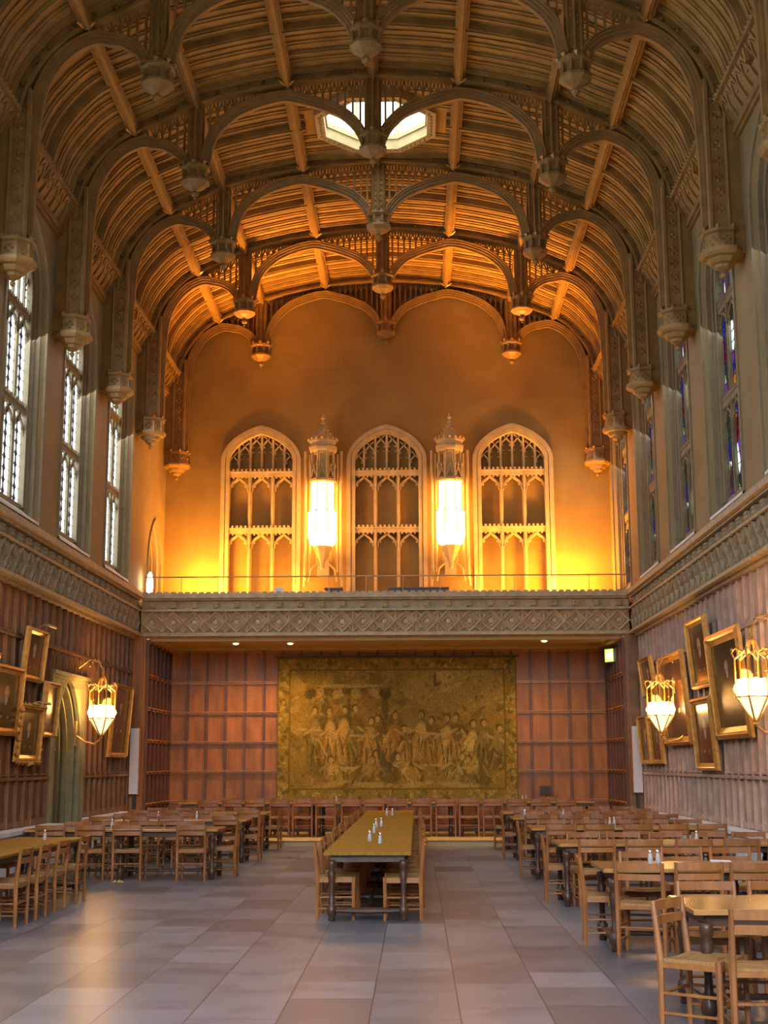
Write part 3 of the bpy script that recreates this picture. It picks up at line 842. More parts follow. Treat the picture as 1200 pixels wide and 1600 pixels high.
def bars(mb, curve, x0, x1, step, SG):
    cs = catmull(curve, 4); n = max(2, round((x1 - x0) / step))
    for i in range(n + 1):
        x = x0 + (x1 - x0) * i / n
        zs = [cs[k][1] + (x - cs[k][0]) / (cs[k + 1][0] - cs[k][0]) * (cs[k + 1][1] - cs[k][1]) for k in range(len(cs) - 1) if min(cs[k][0], cs[k + 1][0]) <= x <= max(cs[k][0], cs[k + 1][0]) and abs(cs[k + 1][0] - cs[k][0]) > 1e-6]
        if not zs: continue
        lo, hi = max(zs) + .04, prof_z(x) - .04
        if hi - lo > .03:
            for sg in SG: mb.box(sg * x - .018, -.03, lo, sg * x + .018, .03, hi)
            if hi - lo > .2:
                for sg in SG:
                    for dx in (-1, 1): mb.ribbon([(sg * x + dx * .015, hi - .16), (sg * x + dx * .05, hi - .06), (sg * x + dx * step / 2, hi - .0)], .025, -.02, .02, XZ)
XZ = lambda u, v, w: (u, w, v)
SGN = lambda c: 1 if c[-1][0] > c[0][0] else -1      # outwards is to the left of a path running left to right
def arch_part(parent, curve, sg):
    a = MB(); c = catmull([(sg * x, z) for x, z in curve], 3)
    o = sg if False else 1
    a.ribbon(c, .05, -.045, .045, XZ, off=-.03 * SGN(c)); a.ribbon(c, .05, -.085, .085, XZ, off=.015 * SGN(c)); a.ribbon(c, .04, -.125, .125, XZ, off=.055 * SGN(c)); a.ribbon(c, .025, -.16, .16, XZ, off=.085 * SGN(c))
    a.build('arch_rib', M['rooflight'], parent)
TL = ['closest to the gable wall', 'second from the gable wall', 'third from the gable wall, its pendant lit by the skylight', 'fourth from the gable wall, crossing in front of the skylight',
      'fifth from the gable wall, pendants near the picture top', 'sixth from the gable wall, at the picture top edge', 'seventh from the gable wall, nearest the viewer']
def make_truss(k):
    y = TY[k] - (.16 if k == 0 else 0)
    t = thing('roof_truss', 'carved oak roof truss ' + TL[k], 'roof truss', (0, y, 0), group='roof trusses')
    for sg in (-1, 1):
        arch_part(t, CENT, sg); arch_part(t, SIDE, sg)
    tie = MB(); tie.ribbon(profile(.05), .16, -.14, .14, XZ); tie.ribbon(profile(-.01), .05, -.19, .19, XZ); tie.ribbon(profile(.16), .06, -.19, .19, XZ)
    tie.build('curved_tie', M['roof'], t)
    st = MB(); pr = profile(.07); acc = 0
    for i in range(1, len(pr)):
        acc += math.dist(pr[i], pr[i - 1])
        if acc > .30:
            acc = 0; st.oct((pr[i][0], -.15, pr[i][1]), .045); st.oct((pr[i][0], .15, pr[i][1]), .045)
            for q in range(4): st.oct((pr[i][0] + .045 * math.cos(q * PI / 2 + .8), -.15, pr[i][1] + .045 * math.sin(q * PI / 2 + .8)), .025)
    st.build('gilt_bosses', M['giltdull'], t)
    for cv, xa, xb in ((CENT, .22, 2.86), (SIDE, 3.30, 4.86)):
        for sg in (-1, 1): tr = MB(); bars(tr, cv, xa, xb, .135, (sg,)); tr.build('spandrel_tracery', M['roof'], t)
    gl = MB()
    for x in (-4.15, -1.5, 1.5, 4.15):
        z = prof_z(x) - .04
        for yy in (-1, 1):
            for q in range(7):
                an = (q - 3) * .38
                gl.tube([(x, yy * .18, z - .02), (x + .08 * math.sin(an), yy * (.21), z + .02 - .05 * math.cos(an)), (x + .15 * math.sin(an), yy * (.24 + .03 * math.cos(an)), z + .05 - .04 * math.cos(an))], [.028, .024, .012], 5)
            gl.oct((x, yy * .21, z - .03), .045)
    gl.build('gilt_leaf_brackets', M['gilt'], t)
    pendant(t, 0, 11.87, 13.5)
    for sg in (-1, 1): pendant(t, sg * 3.1, 11.31, 13.02)
    for sg in (-1, 1):
        x = sg * 5.13
        c = MB(); c.lathe(CORB, (x, 0, 8.49), 8, PI / 8); c.box(x, -.2, 8.8, sg * 5.42, .2, 9.2)
        co = c.build('corbel', M['rooflight'], t)
        q_ = MB()
        for j in range(8):
            a = j * PI / 4; rr = .265 * math.cos(PI / 8)
            cx, cyy = x + rr * math.cos(a), rr * math.sin(a); tx, ty = -math.sin(a), math.cos(a)
            for du, dz in ((-.05, 0), (.05, 0), (0, .05), (0, -.05)): q_.oct((cx + tx * du, cyy + ty * du, 8.49 + .5 + dz), .035)
            q_.oct((x + .29 * math.cos(a + PI / 8), .29 * math.sin(a + PI / 8), 8.49 + .70), .045, .06)
            for sg2 in (-1, 1): q_.tube([(cx + tx * .095 * sg2, cyy + ty * .095 * sg2, 8.49 + .40), (cx + tx * .095 * sg2, cyy + ty * .095 * sg2, 8.49 + .62)], .014, 4)
        q_.build('carved_ornament', M['giltdull'] if k < 2 else M['rooflight'], co)
        sh = MB(); xi = sg * 5.0
        sh.box(sg * 4.96, -.15, 9.15, sg * 5.42, .15, 11.2)
        for yy in (-.15, .15): sh.tube([(sg * 4.96, yy, 9.15), (sg * 4.96, yy, 11.5)], .045, 6); sh.tube([(sg * 5.22, yy * 1.05, 9.15), (sg * 5.22, yy * 1.05, 11.15)], .03, 5)
        sh.box(sg * 4.95, -.11, 11.2, sg * 5.15, .11, 11.6)
        so = sh.build('wall_post', M['rooflight'], t)
        ss = MB(); z = 9.5
        while z < 11.2:
            for yy in (-.155,):
                for a in range(4): ss.oct((sg * 5.09 + .05 * math.cos(a * PI / 2), yy, z + .05 * math.sin(a * PI / 2)), .035)
            z += .24
        ss.build('studs', M['giltdull'], so)
for k in range(7): make_truss(k)
# ================================================================== furniture
RCH = random.Random(3)
def make_chair():
    t = thing('dining_chair', '', 'chair')
    s = MB()
    for i in range(6):                                     # woven rush seat, dipped
        a = -.19 + .38 * i / 6; c = a + .38 / 6; dz = -.018 * math.sin(PI * (i + .5) / 6)
        s.add([(-.205, a, .425), (.205, a, .425), (.205, c, .425), (-.205, c, .425), (-.205, a, .452), (0, a, .445 + dz), (.205, a, .452), (-.205, c, .452), (0, c, .445 + dz), (.205, c, .452)],
              [(0, 3, 2, 1), (4, 5, 8, 7), (5, 6, 9, 8), (0, 1, 6, 5, 4), (3, 7, 8, 9, 2), (0, 4, 7, 3), (1, 2, 9, 6)])
    s.build('seat', M['rush'], t)
    for sx in (-1, 1):
        l = MB(); l.tube([(sx * .205, -.20, 0), (sx * .205, -.195, .44), (sx * .205, -.235, .80)], [.020, .024, .017], 6); l.build('leg', M['chair'], t, smooth=False)
        l = MB(); l.tube([(sx * .205, .195, 0), (sx * .205, .195, .455)], [.018, .022], 6); l.build('leg', M['chair'], t)
    r = MB()
    for z, h, y in ((.765, .062, -.232), (.675, .055, -.222)):
        P = [(-.20 + .4 * q / 6, y - .022 * math.sin(PI * q / 6)) for q in range(7)]
        vs = []; 
        for x, yy in P: vs += [(x, yy - .009, z - h / 2), (x, yy + .009, z - h / 2), (x, yy + .009, z + h / 2), (x, yy - .009, z + h / 2)]
        fs = [(4 * i + k, 4 * i + (k + 1) % 4, 4 * i + 4 + (k + 1) % 4, 4 * i + 4 + k) for i in range(6) for k in range(4)] + [(3, 2, 1, 0), (24, 25, 26, 27)]
        r.add(vs, fs)
    r.build('backrest', M['chair'], t)
    f = MB()
    for sx in (-1, 1):
        f.box(sx * .205 - .011, -.19, .395, sx * .205 + .011, .19, .428); f.tube([(sx * .205, -.195, .24), (sx * .205, .195, .24)], .011, 5); f.tube([(sx * .205, -.195, .12), (sx * .205, .195, .12)], .010, 5)
    for yy, z in ((-.195, .24), (.195, .18), (.195, .31)): f.tube([(-.2, yy, z), (.2, yy, z)], .011, 5)
    for yy in (-.195, .195): f.box(-.2, yy - .011, .395, .2, yy + .011, .428)
    f.build('stretcher', M['chair'], t)
    return t
chair0 = make_chair(); CH = {'n': 0}
def place_chair(x, y, rz, label, group, z=0):
    vis = False
    for dx in (-.25, .25):
        for zz in (0, .8):
            p = project(x + dx, y, z + zz)
            if p and -20 < p[0] < 1220 and p[1] < 1625: vis = True
    if not vis: return
    rz += RCH.uniform(-.05, .05); x += RCH.uniform(-.02, .02); y += RCH.uniform(-.015, .015)
    if CH['n'] == 0:
        chair0.location = (x, y, z); chair0.rotation_euler = (0, 0, rz); chair0['label'] = label; chair0['group'] = group; o = chair0
    else: o = dup(chair0, (x, y, z), rz, label, group)
    CH['n'] += 1; return o

TURN = [(.034, 0), (.038, .02), (.034, .05), (.05, .07), (.055, .11), (.05, .15), (.03, .17), (.042, .19), (.030, .21), (.026, .30), (.034, .42), (.046, .50), (.030, .54), (.045, .56), (.045, .60), (.046, .64)]
def make_table(name, label, loc, L, W, along='x', group=None, z=0, mat='top', legs=3):
    t = thing(name, label, 'table', loc, 0, group)
    sw = (lambda a, b_: (a, b_)) if along == 'x' else (lambda a, b_: (b_, a))
    tp = MB()
    def bx(mb, a0, b0, z0, a1, b1, z1):
        p, q = sw(a0, b0), sw(a1, b1); mb.box(min(p[0], q[0]), min(p[1], q[1]), z0, max(p[0], q[0]), max(p[1], q[1]), z1)
    c = .02
    o1 = [sw(*p) for p in ((-L / 2 + c, -W / 2), (L / 2 - c, -W / 2), (L / 2, -W / 2 + c), (L / 2, W / 2 - c), (L / 2 - c, W / 2), (-L / 2 + c, W / 2), (-L / 2, W / 2 - c), (-L / 2, -W / 2 + c))]
    tp.poly(o1, [], lambda u, v, w: (u, v, w), .695, .722)
    o2 = [(p[0] * (1 - .012 / abs(p[0]) if abs(p[0]) > .1 else 1), p[1] * (1 - .012 / abs(p[1]) if abs(p[1]) > .1 else 1)) for p in o1]
    tp.add([(p[0], p[1], .722) for p in o1] + [(p[0], p[1], .73) for p in o2], [(i, (i + 1) % 8, 8 + (i + 1) % 8, 8 + i) for i in range(8)] + [tuple(range(8, 16))])
    tp.build('tabletop', M[mat], t)
    ap = MB(); i_ = .09
    for q in (-1, 1):
        bx(ap, -L / 2 + i_, q * (W / 2 - i_) - .012, .62, L / 2 - i_, q * (W / 2 - i_) + .012, .695)
        bx(ap, q * (L / 2 - i_) - .012, -W / 2 + i_, .62, q * (L / 2 - i_) + .012, W / 2 - i_, .695)
    ap.build('apron', M['dark'], t)
    xs = [-L / 2 + i_ + (L - 2 * i_) * q / (legs - 1) for q in range(legs)]
    for a in xs:
        for q in (-1, 1):
            lg = MB(); p = sw(a, q * (W / 2 - i_)); lg.lathe(TURN, (p[0], p[1], 0), 10); lg.build('leg', M['dark'], t, smooth=True)
    st = MB()
    for a in xs:
        p, q = sw(a, -W / 2 + i_), sw(a, W / 2 - i_); st.tube([(p[0], p[1], .11), ((p[0] + q[0]) / 2, (p[1] + q[1]) / 2, .11), (q[0], q[1], .11)], [.022, .04, .022], 8)
    p, q = sw(xs[0], 0), sw(xs[-1], 0); st.tube([(p[0], p[1], .11), (q[0], q[1], .11)], .022, 6)
    st.build('stretcher', M['dark'], t)
    return t
RT_ = [(9.70, 'nearest'), (13.2, 'second'), (17.1, 'third'), (21.1, 'fourth'), (24.95, 'fifth'), (27.75, 'farthest')]
for i, (y, w) in enumerate(RT_):
    x0 = 2.36 if i else 2.47; L = 2.74
    nm = w + ' right-hand table'
    make_table('dining_table', 'oak dining table with dark turned legs, %s of the right-hand row' % w, (x0 + L / 2, y, 0), L, 1.0, 'x', 'right-hand dining tables')
    g = 'chairs at the right-hand tables'
    base = 'oak rush-seated chair '
    if i == 0:
        place_chair(2.49, 9.10, -PI / 2 - .60, base + 'turned askew at the left end of the nearest right-hand table', g)
        xs_near = [2.78 + .58 * q for q in range(4)]
    elif i == 1: xs_near = [2.70, 3.15, 3.65, 4.15, 4.7]
    else: xs_near = [2.76 + .55 * q for q in range(5)]
    if i: place_chair(2.43 if i > 1 else 2.45, y + .15, -PI / 2 - (.12 if i == 1 else .03), base + 'at the left end of the ' + nm, g)
    for q, x in enumerate(xs_near):
        rz = -.30 if (i == 1 and q == 0) else (.06 if i else -.05)
        place_chair(x, y - (.55 if i else .88) + (.08 if i == 1 and q else 0), rz, base + 'near side of the %s, %s from left' % (nm, ordn(q)), g)
    for q in range(5):
        far = i == 1 and q in (1, 2)
        place_chair(2.80 + .53 * q + (.1 if i == 1 else 0), y + (1.30 if far else .62), PI, base + 'far side of the %s, %s from left' % (nm, ordn(q)), g)
# left-hand tables reaching out from the wall
for i, (y, w) in enumerate(((21.0, 'nearest'), (24.45, 'middle'), (27.75, 'farthest'))):
    nm = w + ' of three reaching from the wall'
    nc = w + ' left wall table'
    make_table('dining_table', 'oak dining table on the left side, ' + nm, (-3.72, y, 0), 2.9, .95, 'x', 'left-hand dining tables')
    g = 'chairs at the left-hand tables'
    place_chair(-2.28, y + .15, PI / 2, 'oak rush-seated chair, aisle end of the ' + nc, g)
    for q in range(4):
        x = -2.63 - .58 * q - (.03 if q else 0)
        place_chair(x - (.35 if q else 0) + .0, y - .36, 0, 'oak rush-seated chair, near side of the %s, %s from the aisle' % (nc, ordn(q)), g)
        place_chair(x - .25, y + .58, PI, 'oak rush-seated chair, far side of the %s, %s from the aisle' % (nc, ordn(q)), g)
make_table('dining_table', 'reddish oak dining table running along the left wall, cut by the picture edge', (-4.18, 16.1, 0), 4.7, .9, 'y', None, 0, 'topy')
for q, y in enumerate((14.84, 15.56, 16.42, 17.35)):
    place_chair(-3.72, y, PI / 2, 'oak chair at the table along the left wall, %s along the aisle side' % ordn(q), 'chairs along the left-wall table')
for q, y in enumerate((15.2, 16.0, 16.9, 17.7)):
    place_chair(-4.68, y, -PI / 2, 'oak chair between the left wall and its table, %s away' % ordn(q), 'chairs along the left-wall table')
# long centre table
CX = .13
for i, w in enumerate(('front section, its turned legs facing the viewer', 'second section', 'third section', 'rearmost section, reaching the dais')):
    make_table('long_table', 'long centre table running up the hall, ' + w, (CX, 15.15 + 1.68 + i * 3.37, 0), 3.36, .96, 'y', 'centre table sections', 0, 'topy')
for q in range(20):
    y = 15.56 + .66 * q
    place_chair(CX - .345 + (.0 if q else -.02), y, -PI / 2, 'oak chair tucked in left of the centre table, %s from the front' % ordn(q), 'chairs along the centre table')
    place_chair(CX + .385, y - .1, PI / 2, 'oak chair tucked in right of the centre table, %s from the front' % ordn(q), 'chairs along the centre table')
# high table on the dais
for i, (x, w) in enumerate(((-3.05, 'left'), (0, 'middle'), (3.05, 'right'))):
    make_table('high_table', 'long oak high table on the dais below the tapestry, %s section' % w, (x, 30.62, .12), 3.0, .85, 'x', 'high table sections', .12)
for q in range(16):
    x = -3.86 + .515 * q
    place_chair(x, 30.26, 0, 'oak chair, hall side of the high table, %s from the left' % ordn(q), 'near-side chairs of the high table', .12)
for q in range(9):
    x = -3.6 + .9 * q
    place_chair(x, 31.15, PI, 'oak chair behind the high table below the tapestry, %s from the left' % ordn(q), 'far-side chairs of the high table', .12)

# ---- cruets
def make_cruet(kind, label, loc, group):
    t = thing('shaker', label, 'shaker', loc, 0, group)
    b_ = MB(); b_.lathe([(.022, 0), (.026, .01), (.024, .05), (.017, .085), (.017, .10)], (0, 0, 0), 10); b_.build('body', M['clearg'], t, smooth=True)
    b_ = MB(); b_.lathe([(.018, .10), (.020, .108), (.018, .125), (.008, .135)], (0, 0, 0), 10); b_.build('cap', M['chrome'], t, smooth=True)
    b_ = MB(); b_.lathe([(.019, .008), (.020, .03), (.019, .052)], (0, 0, 0), 8); b_.build('contents', M['salt'], t)
    return t
TZ = .731
cr0 = None
for i, (x, y, l, z) in enumerate(((.09, 17.15, 'left one of the nearest pair on the centre table', 0), (.23, 16.7, 'right one of the nearest pair on the centre table', 0), (.08, 19.2, 'alone on the centre table behind the nearest pair', 0),
        (.06, 20.9, 'left one of the second pair on the centre table', 0), (.13, 21.2, 'right one of the second pair on the centre table', 0), (.12, 25.6, 'left one of the far pair on the centre table', 0), (.22, 25.7, 'right one of the far pair on the centre table', 0),
        (2.87, 13.25, 'left one of the pair on the second right-hand table', 0), (2.95, 13.3, 'right one of the pair on the second right-hand table', 0), (4.05, 16.95, 'on the third right-hand table by the wall lantern light', 0),
        (3.60, 21.2, 'left one on the fourth right-hand table', 0), (3.68, 21.3, 'right one on the fourth right-hand table', 0), (3.3, 25.0, 'left one on the fifth right-hand table', 0), (2.6, 24.9, 'near the left end of the fifth right-hand table', 0),
        (3.0, 30.6, 'left of the pair on the high table', .12), (3.08, 30.65, 'right of the pair on the high table', .12), (-1.1, 30.6, 'on the high table left of centre', .12),
        (-3.97, 21.1, 'on the nearest of the left-hand tables by the gallery', 0), (-3.9, 24.5, 'on the middle left-hand table by the gallery', 0), (-3.2, 24.4, 'nearer the aisle on the middle left-hand table', 0), (-4.05, 17.6, 'at the far end of the table along the left wall', 0))):
    lb = 'glass shaker with metal cap ' + l
    if cr0 is None: cr0 = make_cruet('s', lb, (x, y, TZ + z), 'shakers on the tables')
    else: dup(cr0, (x, y, TZ + z), 0, lb)
for i, (x, y) in enumerate(((3.15, 9.2), (3.23, 9.15))): dup(cr0, (x, y, TZ), 0, 'glass shaker with metal cap on the nearest right-hand table, %s' % ('left one', 'right one')[i])
n_ = MB(); n_.add([(0, 0, 0), (.2, .02, 0), (.21, .15, 0), (.02, .14, 0), (0, 0, .004), (.2, .02, .006), (.21, .15, .004), (.02, .14, .012)], [(0, 3, 2, 1), (4, 5, 6, 7), (0, 1, 5, 4), (1, 2, 6, 5), (2, 3, 7, 6), (3, 0, 4, 7)])
tag(n_.build('paper_sheet', M['white'], None, (3.5, 13.55, .731)), 'white paper sheet lying on the second right-hand table', 'paper')
l_ = MB()
for k in range(5):
    a = k * 1.3; l_.tube([(0, 0, .012), (.05 * math.cos(a), .05 * math.sin(a), .03), (.09 * math.cos(a), .09 * math.sin(a), .012)], [.006, .018, .003], 5)
tag(l_.build('dropped_leaf', M['crumb'], None, (-3.62, 20.0, 0)), 'small pale crumpled leaf on the floor before the nearest left-hand table', 'leaf')

# ================================================================== painted surfaces (tapestry, portraits)
def painted(name, mat, w, h, nu, nv, fn, parent=None, thick=.012, wave=0):
    """flat cloth or canvas facing -y, centred at x, foot at z=0, with colours per vertex"""
    uu, vv = np.meshgrid(np.linspace(0, 1, nu), np.linspace(0, 1, nv))
    col = fn(uu, vv)
    yy = -thick * np.ones_like(uu) - wave * np.abs(np.sin(uu * 19)) * (1 - vv) * .6
    vs = [((u - .5) * w, y, v * h) for u, v, y in zip(uu.ravel(), vv.ravel(), yy.ravel())]
    fs = [(j * nu + i, j * nu + i + 1, (j + 1) * nu + i + 1, (j + 1) * nu + i) for j in range(nv - 1) for i in range(nu - 1)]
    n0 = len(vs); rim = [j * nu for j in range(0)]
    vs += [(-w / 2, 0, 0), (w / 2, 0, 0), (w / 2, 0, h), (-w / 2, 0, h)]
    A, B, C_, D = 0, nu - 1, nu * nv - 1, nu * (nv - 1)
    fs += [(n0, n0 + 3, n0 + 2, n0 + 1), tuple([n0, n0 + 1] + list(range(nu - 1, -1, -1))), tuple([n0 + 3] + list(range(D, C_ + 1)) + [n0 + 2]),
           tuple([n0] + [j * nu for j in range(nv)] + [n0 + 3]), tuple([n0 + 1, n0 + 2] + [j * nu + nu - 1 for j in range(nv - 1, -1, -1)])]
    me = bpy.data.meshes.new(name); me.from_pydata(vs, [], fs); me.materials.append(mat)
    ca = me.color_attributes.new('paint', 'FLOAT_COLOR', 'POINT')
    full = np.ones((len(vs), 4)); full[:nu * nv, :3] = col.reshape(-1, 3); full[nu * nv:, :3] = (.1, .07, .03)
    ca.data.foreach_set('color', full.ravel())
    o = bpy.data.objects.new(name, me); COL.objects.link(o)
    if parent is not None: o.parent = parent
    return o
def blob(C, u, v, cx, cy_, rx, ry, col, a=1.0, rot=0, soft=.25):
    du, dv = u - cx, v - cy_; c, s = math.cos(rot), math.sin(rot)
    x = (du * c + dv * s) / rx; y = (-du * s + dv * c) / ry
    k = np.clip((1 - np.sqrt(x * x + y * y)) / soft, 0, 1)[..., None] * a
    C[:] = C * (1 - k) + np.array(col) * k
def tapestry_fn(U_, v):
    A = 1.68; u = U_ * A
    r = np.random.RandomState(5); C = np.ones(u.shape + (3,)) * np.array((.30, .205, .055))
    pal = [(.46, .34, .11), (.20, .14, .045), (.38, .25, .07), (.15, .12, .05), (.44, .26, .08), (.27, .24, .09), (.40, .19, .06)]
    for _ in range(520): blob(C, u, v, r.rand() * A, r.rand(), .008 + .05 * r.rand(), .008 + .05 * r.rand(), pal[r.randint(len(pal))], .6, r.rand() * 3)
    blob(C, u, v, .76 * A, .78, .42, .18, (.50, .38, .12), .5); blob(C, u, v, .70 * A, .86, .08, .045, (.60, .47, .16), .8); blob(C, u, v, .73 * A, .79, .12, .02, (.58, .46, .18), .8, .3)
    blob(C, u, v, .66 * A, .85, .012, .05, (.06, .05, .03), .9); blob(C, u, v, .668 * A, .81, .03, .012, (.06, .05, .03), .9, .4)
    for _ in range(60): blob(C, u, v, (.55 + .4 * r.rand()) * A, .62 + .28 * r.rand(), .02, .012, pal[r.randint(7)], .6, r.rand() * 3)
    for x0 in np.linspace(.15, .44, 16):                     # canopy swags over curtained columns
        blob(C, u, v, x0 * A, .755 + .015 * math.sin(x0 * 70), .03, .035, (.10, .065, .03) if int(x0 * 130) % 2 else (.50, .36, .15), .85)
    blob(C, u, v, .30 * A, .80, .26, .015, (.54, .42, .18), .8); blob(C, u, v, .14 * A, .745, .05, .04, (.05, .055, .035), .9, .5); blob(C, u, v, .455 * A, .745, .045, .045, (.05, .05, .03), .9)
    for x0, w_, h_ in ((.20, .03, .15), (.30, .022, .12), (.375, .07, .17), (.45, .03, .13)): blob(C, u, v, x0 * A, .62, w_, h_, (.34, .17, .06) if w_ > .05 else (.08, .06, .03), .8)
    fig = [(.16, .20, .46, 0), (.225, .18, .48, .08), (.275, .24, .42, -.1), (.33, .18, .50, .1), (.385, .22, .36, -.2), (.43, .2, .40, .15), (.485, .24, .38, -.1), (.54, .2, .32, .2), (.595, .28, .34, -.15), (.65, .24, .34, .1),
           (.70, .22, .38, -.2), (.755, .28, .32, .15), (.81, .2, .36, -.1), (.865, .24, .32, .1), (.92, .22, .3, -.1), (.46, .12, .22, .9), (.56, .12, .20, 1.1), (.73, .12, .2, -.8), (.25, .10, .2, .5), (.84, .1, .2, .8), (.35, .1, .2, -.9)]
    for x0, y0, h, tl in fig:
        x0 *= A; cl = pal[r.randint(len(pal))]; hi = tuple(min(1, c * 1.45 + .06) for c in cl); lo = (.06, .048, .022); sx = 1 if r.rand() > .5 else -1
        mid = y0 + h * .42
        blob(C, u, v, x0 + .014, mid - .01, .085, h * .50, lo, .75, tl * .4, .35)
        blob(C, u, v, x0, mid - h * .12, .075, h * .36, cl, .95, tl * .4, .3); blob(C, u, v, x0 - tl * .05, mid + h * .18, .045, h * .22, hi if r.rand() > .5 else pal[r.randint(7)], .9, tl * .4, .3)
        for q in range(7):
            blob(C, u, v, x0 - .05 + .017 * q + .006 * r.randn(), mid - h * .12 + .03 * r.randn(), .006, h * (.20 + .1 * r.rand()), hi if q % 2 else lo, .8, tl * .5 + .18 * r.randn())
        blob(C, u, v, x0 + sx * .045, mid + h * .20, .012, .055, (.52, .37, .18), .9, sx * 1.0); blob(C, u, v, x0 + sx * .095, mid + h * .23, .010, .045, (.54, .39, .19), .9, sx * 1.6)
        blob(C, u, v, x0 - sx * .045, mid + h * .12, .014, .06, hi, .9, -sx * .5)
        hx = x0 - tl * .09; hy = mid + h * .50
        blob(C, u, v, hx, hy + .008, .027, .034, (.09, .06, .025), .95); blob(C, u, v, hx + .004 * sx, hy, .018, .025, (.56, .41, .21), .95)
    for x0 in (.22, .40, .57, .76): blob(C, u, v, x0 * A, .115, .16, .022, (.50, .38, .16), .75, .15 * r.randn())
    blob(C, u, v, .435 * A, .30, .03, .11, (.045, .055, .045), .8, .3); blob(C, u, v, .475 * A, .27, .02, .10, (.05, .06, .06), .8, -.3)
    for _ in range(700): blob(C, u, v, r.rand() * A, r.rand(), .004 + .010 * r.rand(), .008 + .025 * r.rand(), [(.56, .42, .17), (.07, .055, .025), (.40, .18, .06), (.18, .20, .10)][r.randint(4)], .45, r.rand() * 3)
    b = np.minimum(np.minimum(u, A - u), np.minimum(v, 1 - v)); k = (b < .085)[..., None]
    B = np.ones_like(C) * np.array((.30, .21, .06))
    for _ in range(520):
        s_ = r.randint(4); p = r.rand(); w_ = .075 * r.rand() + .004
        cx, cy_ = ((p * A, w_), (p * A, 1 - w_), (w_, p), (A - w_, p))[s_]
        blob(B, u, v, cx, cy_, .008 + .018 * r.rand(), .008 + .018 * r.rand(), [(.52, .38, .14), (.12, .11, .045), (.42, .22, .07), (.20, .20, .07)][r.randint(4)], .85, r.rand() * 3)
    C = np.where(k, B, C)
    e = ((np.abs(b - .085) < .005) | (b < .010))[..., None]; C = np.where(e, np.array((.15, .12, .04)), C)
    g = C.mean(axis=2, keepdims=True); C = (C * .6 + g * np.array((1.35, 1.02, .32)) * .4)
    return (C * .74 + np.array((.25, .165, .035)) * .26) * np.array((.92, .86, .62))
tp_ = painted('tapestry', M['tapestry'], 5.66, 3.36, 300, 190, tapestry_fn, None, .03, .02)
tp_.location = (.22, YW - .085, .80)
tag(tp_, 'huge olive-gold woven tapestry of robed figures hanging behind the high table', 'tapestry')
rd = MB(); rd.tube([(-2.9, -.03, 3.38), (2.9, -.03, 3.38)], .02, 6); rd.build('hanging_rod', M['dark'], tp_)

def portrait_fn(seed, full):
    def fn(u, v):
        r = np.random.RandomState(seed); C = np.ones(u.shape + (3,)) * np.array((.045, .026, .014))
        bgc = [(.10, .045, .02), (.055, .045, .03), (.085, .06, .03)][seed % 3]
        blob(C, u, v, .5, .65, .6, .5, bgc, .8, 0, 1)
        sk = (.50, .30, .17); hy = .72 if full else .66; hr = .075 if full else .13
        blob(C, u, v, .5, hy - (.33 if full else .40), .20 if full else .36, .34 if full else .40, (.022, .016, .014) if seed % 2 else (.12, .02, .012), 1, 0, .15)
        if full: blob(C, u, v, .5, .22, .15, .28, (.03, .02, .018), 1, 0, .2)
        blob(C, u, v, .5, hy - hr * 1.15, hr * .5, hr * .9, (.45, .42, .36), .9); blob(C, u, v, .5, hy + hr * .25, hr * 1.15, hr * 1.1, (.12, .07, .035), 1)
        blob(C, u, v, .5, hy, hr * .85, hr * 1.05, sk, 1, 0, .3); blob(C, u, v, .46, hy - .01, hr * .4, hr * .7, (.62, .42, .27), .7, 0, .6)
        for sx in (-1, 1):
            blob(C, u, v, .5 + sx * hr * .33, hy + hr * .15, hr * .14, hr * .09, (.08, .04, .02), .9)
            blob(C, u, v, .5 + sx * .14, hy - (.38 if full else .46), .035, .03, sk, .9)
        blob(C, u, v, .5, hy - hr * .5, hr * .28, hr * .07, (.30, .10, .06), .9)
        return C
    return fn
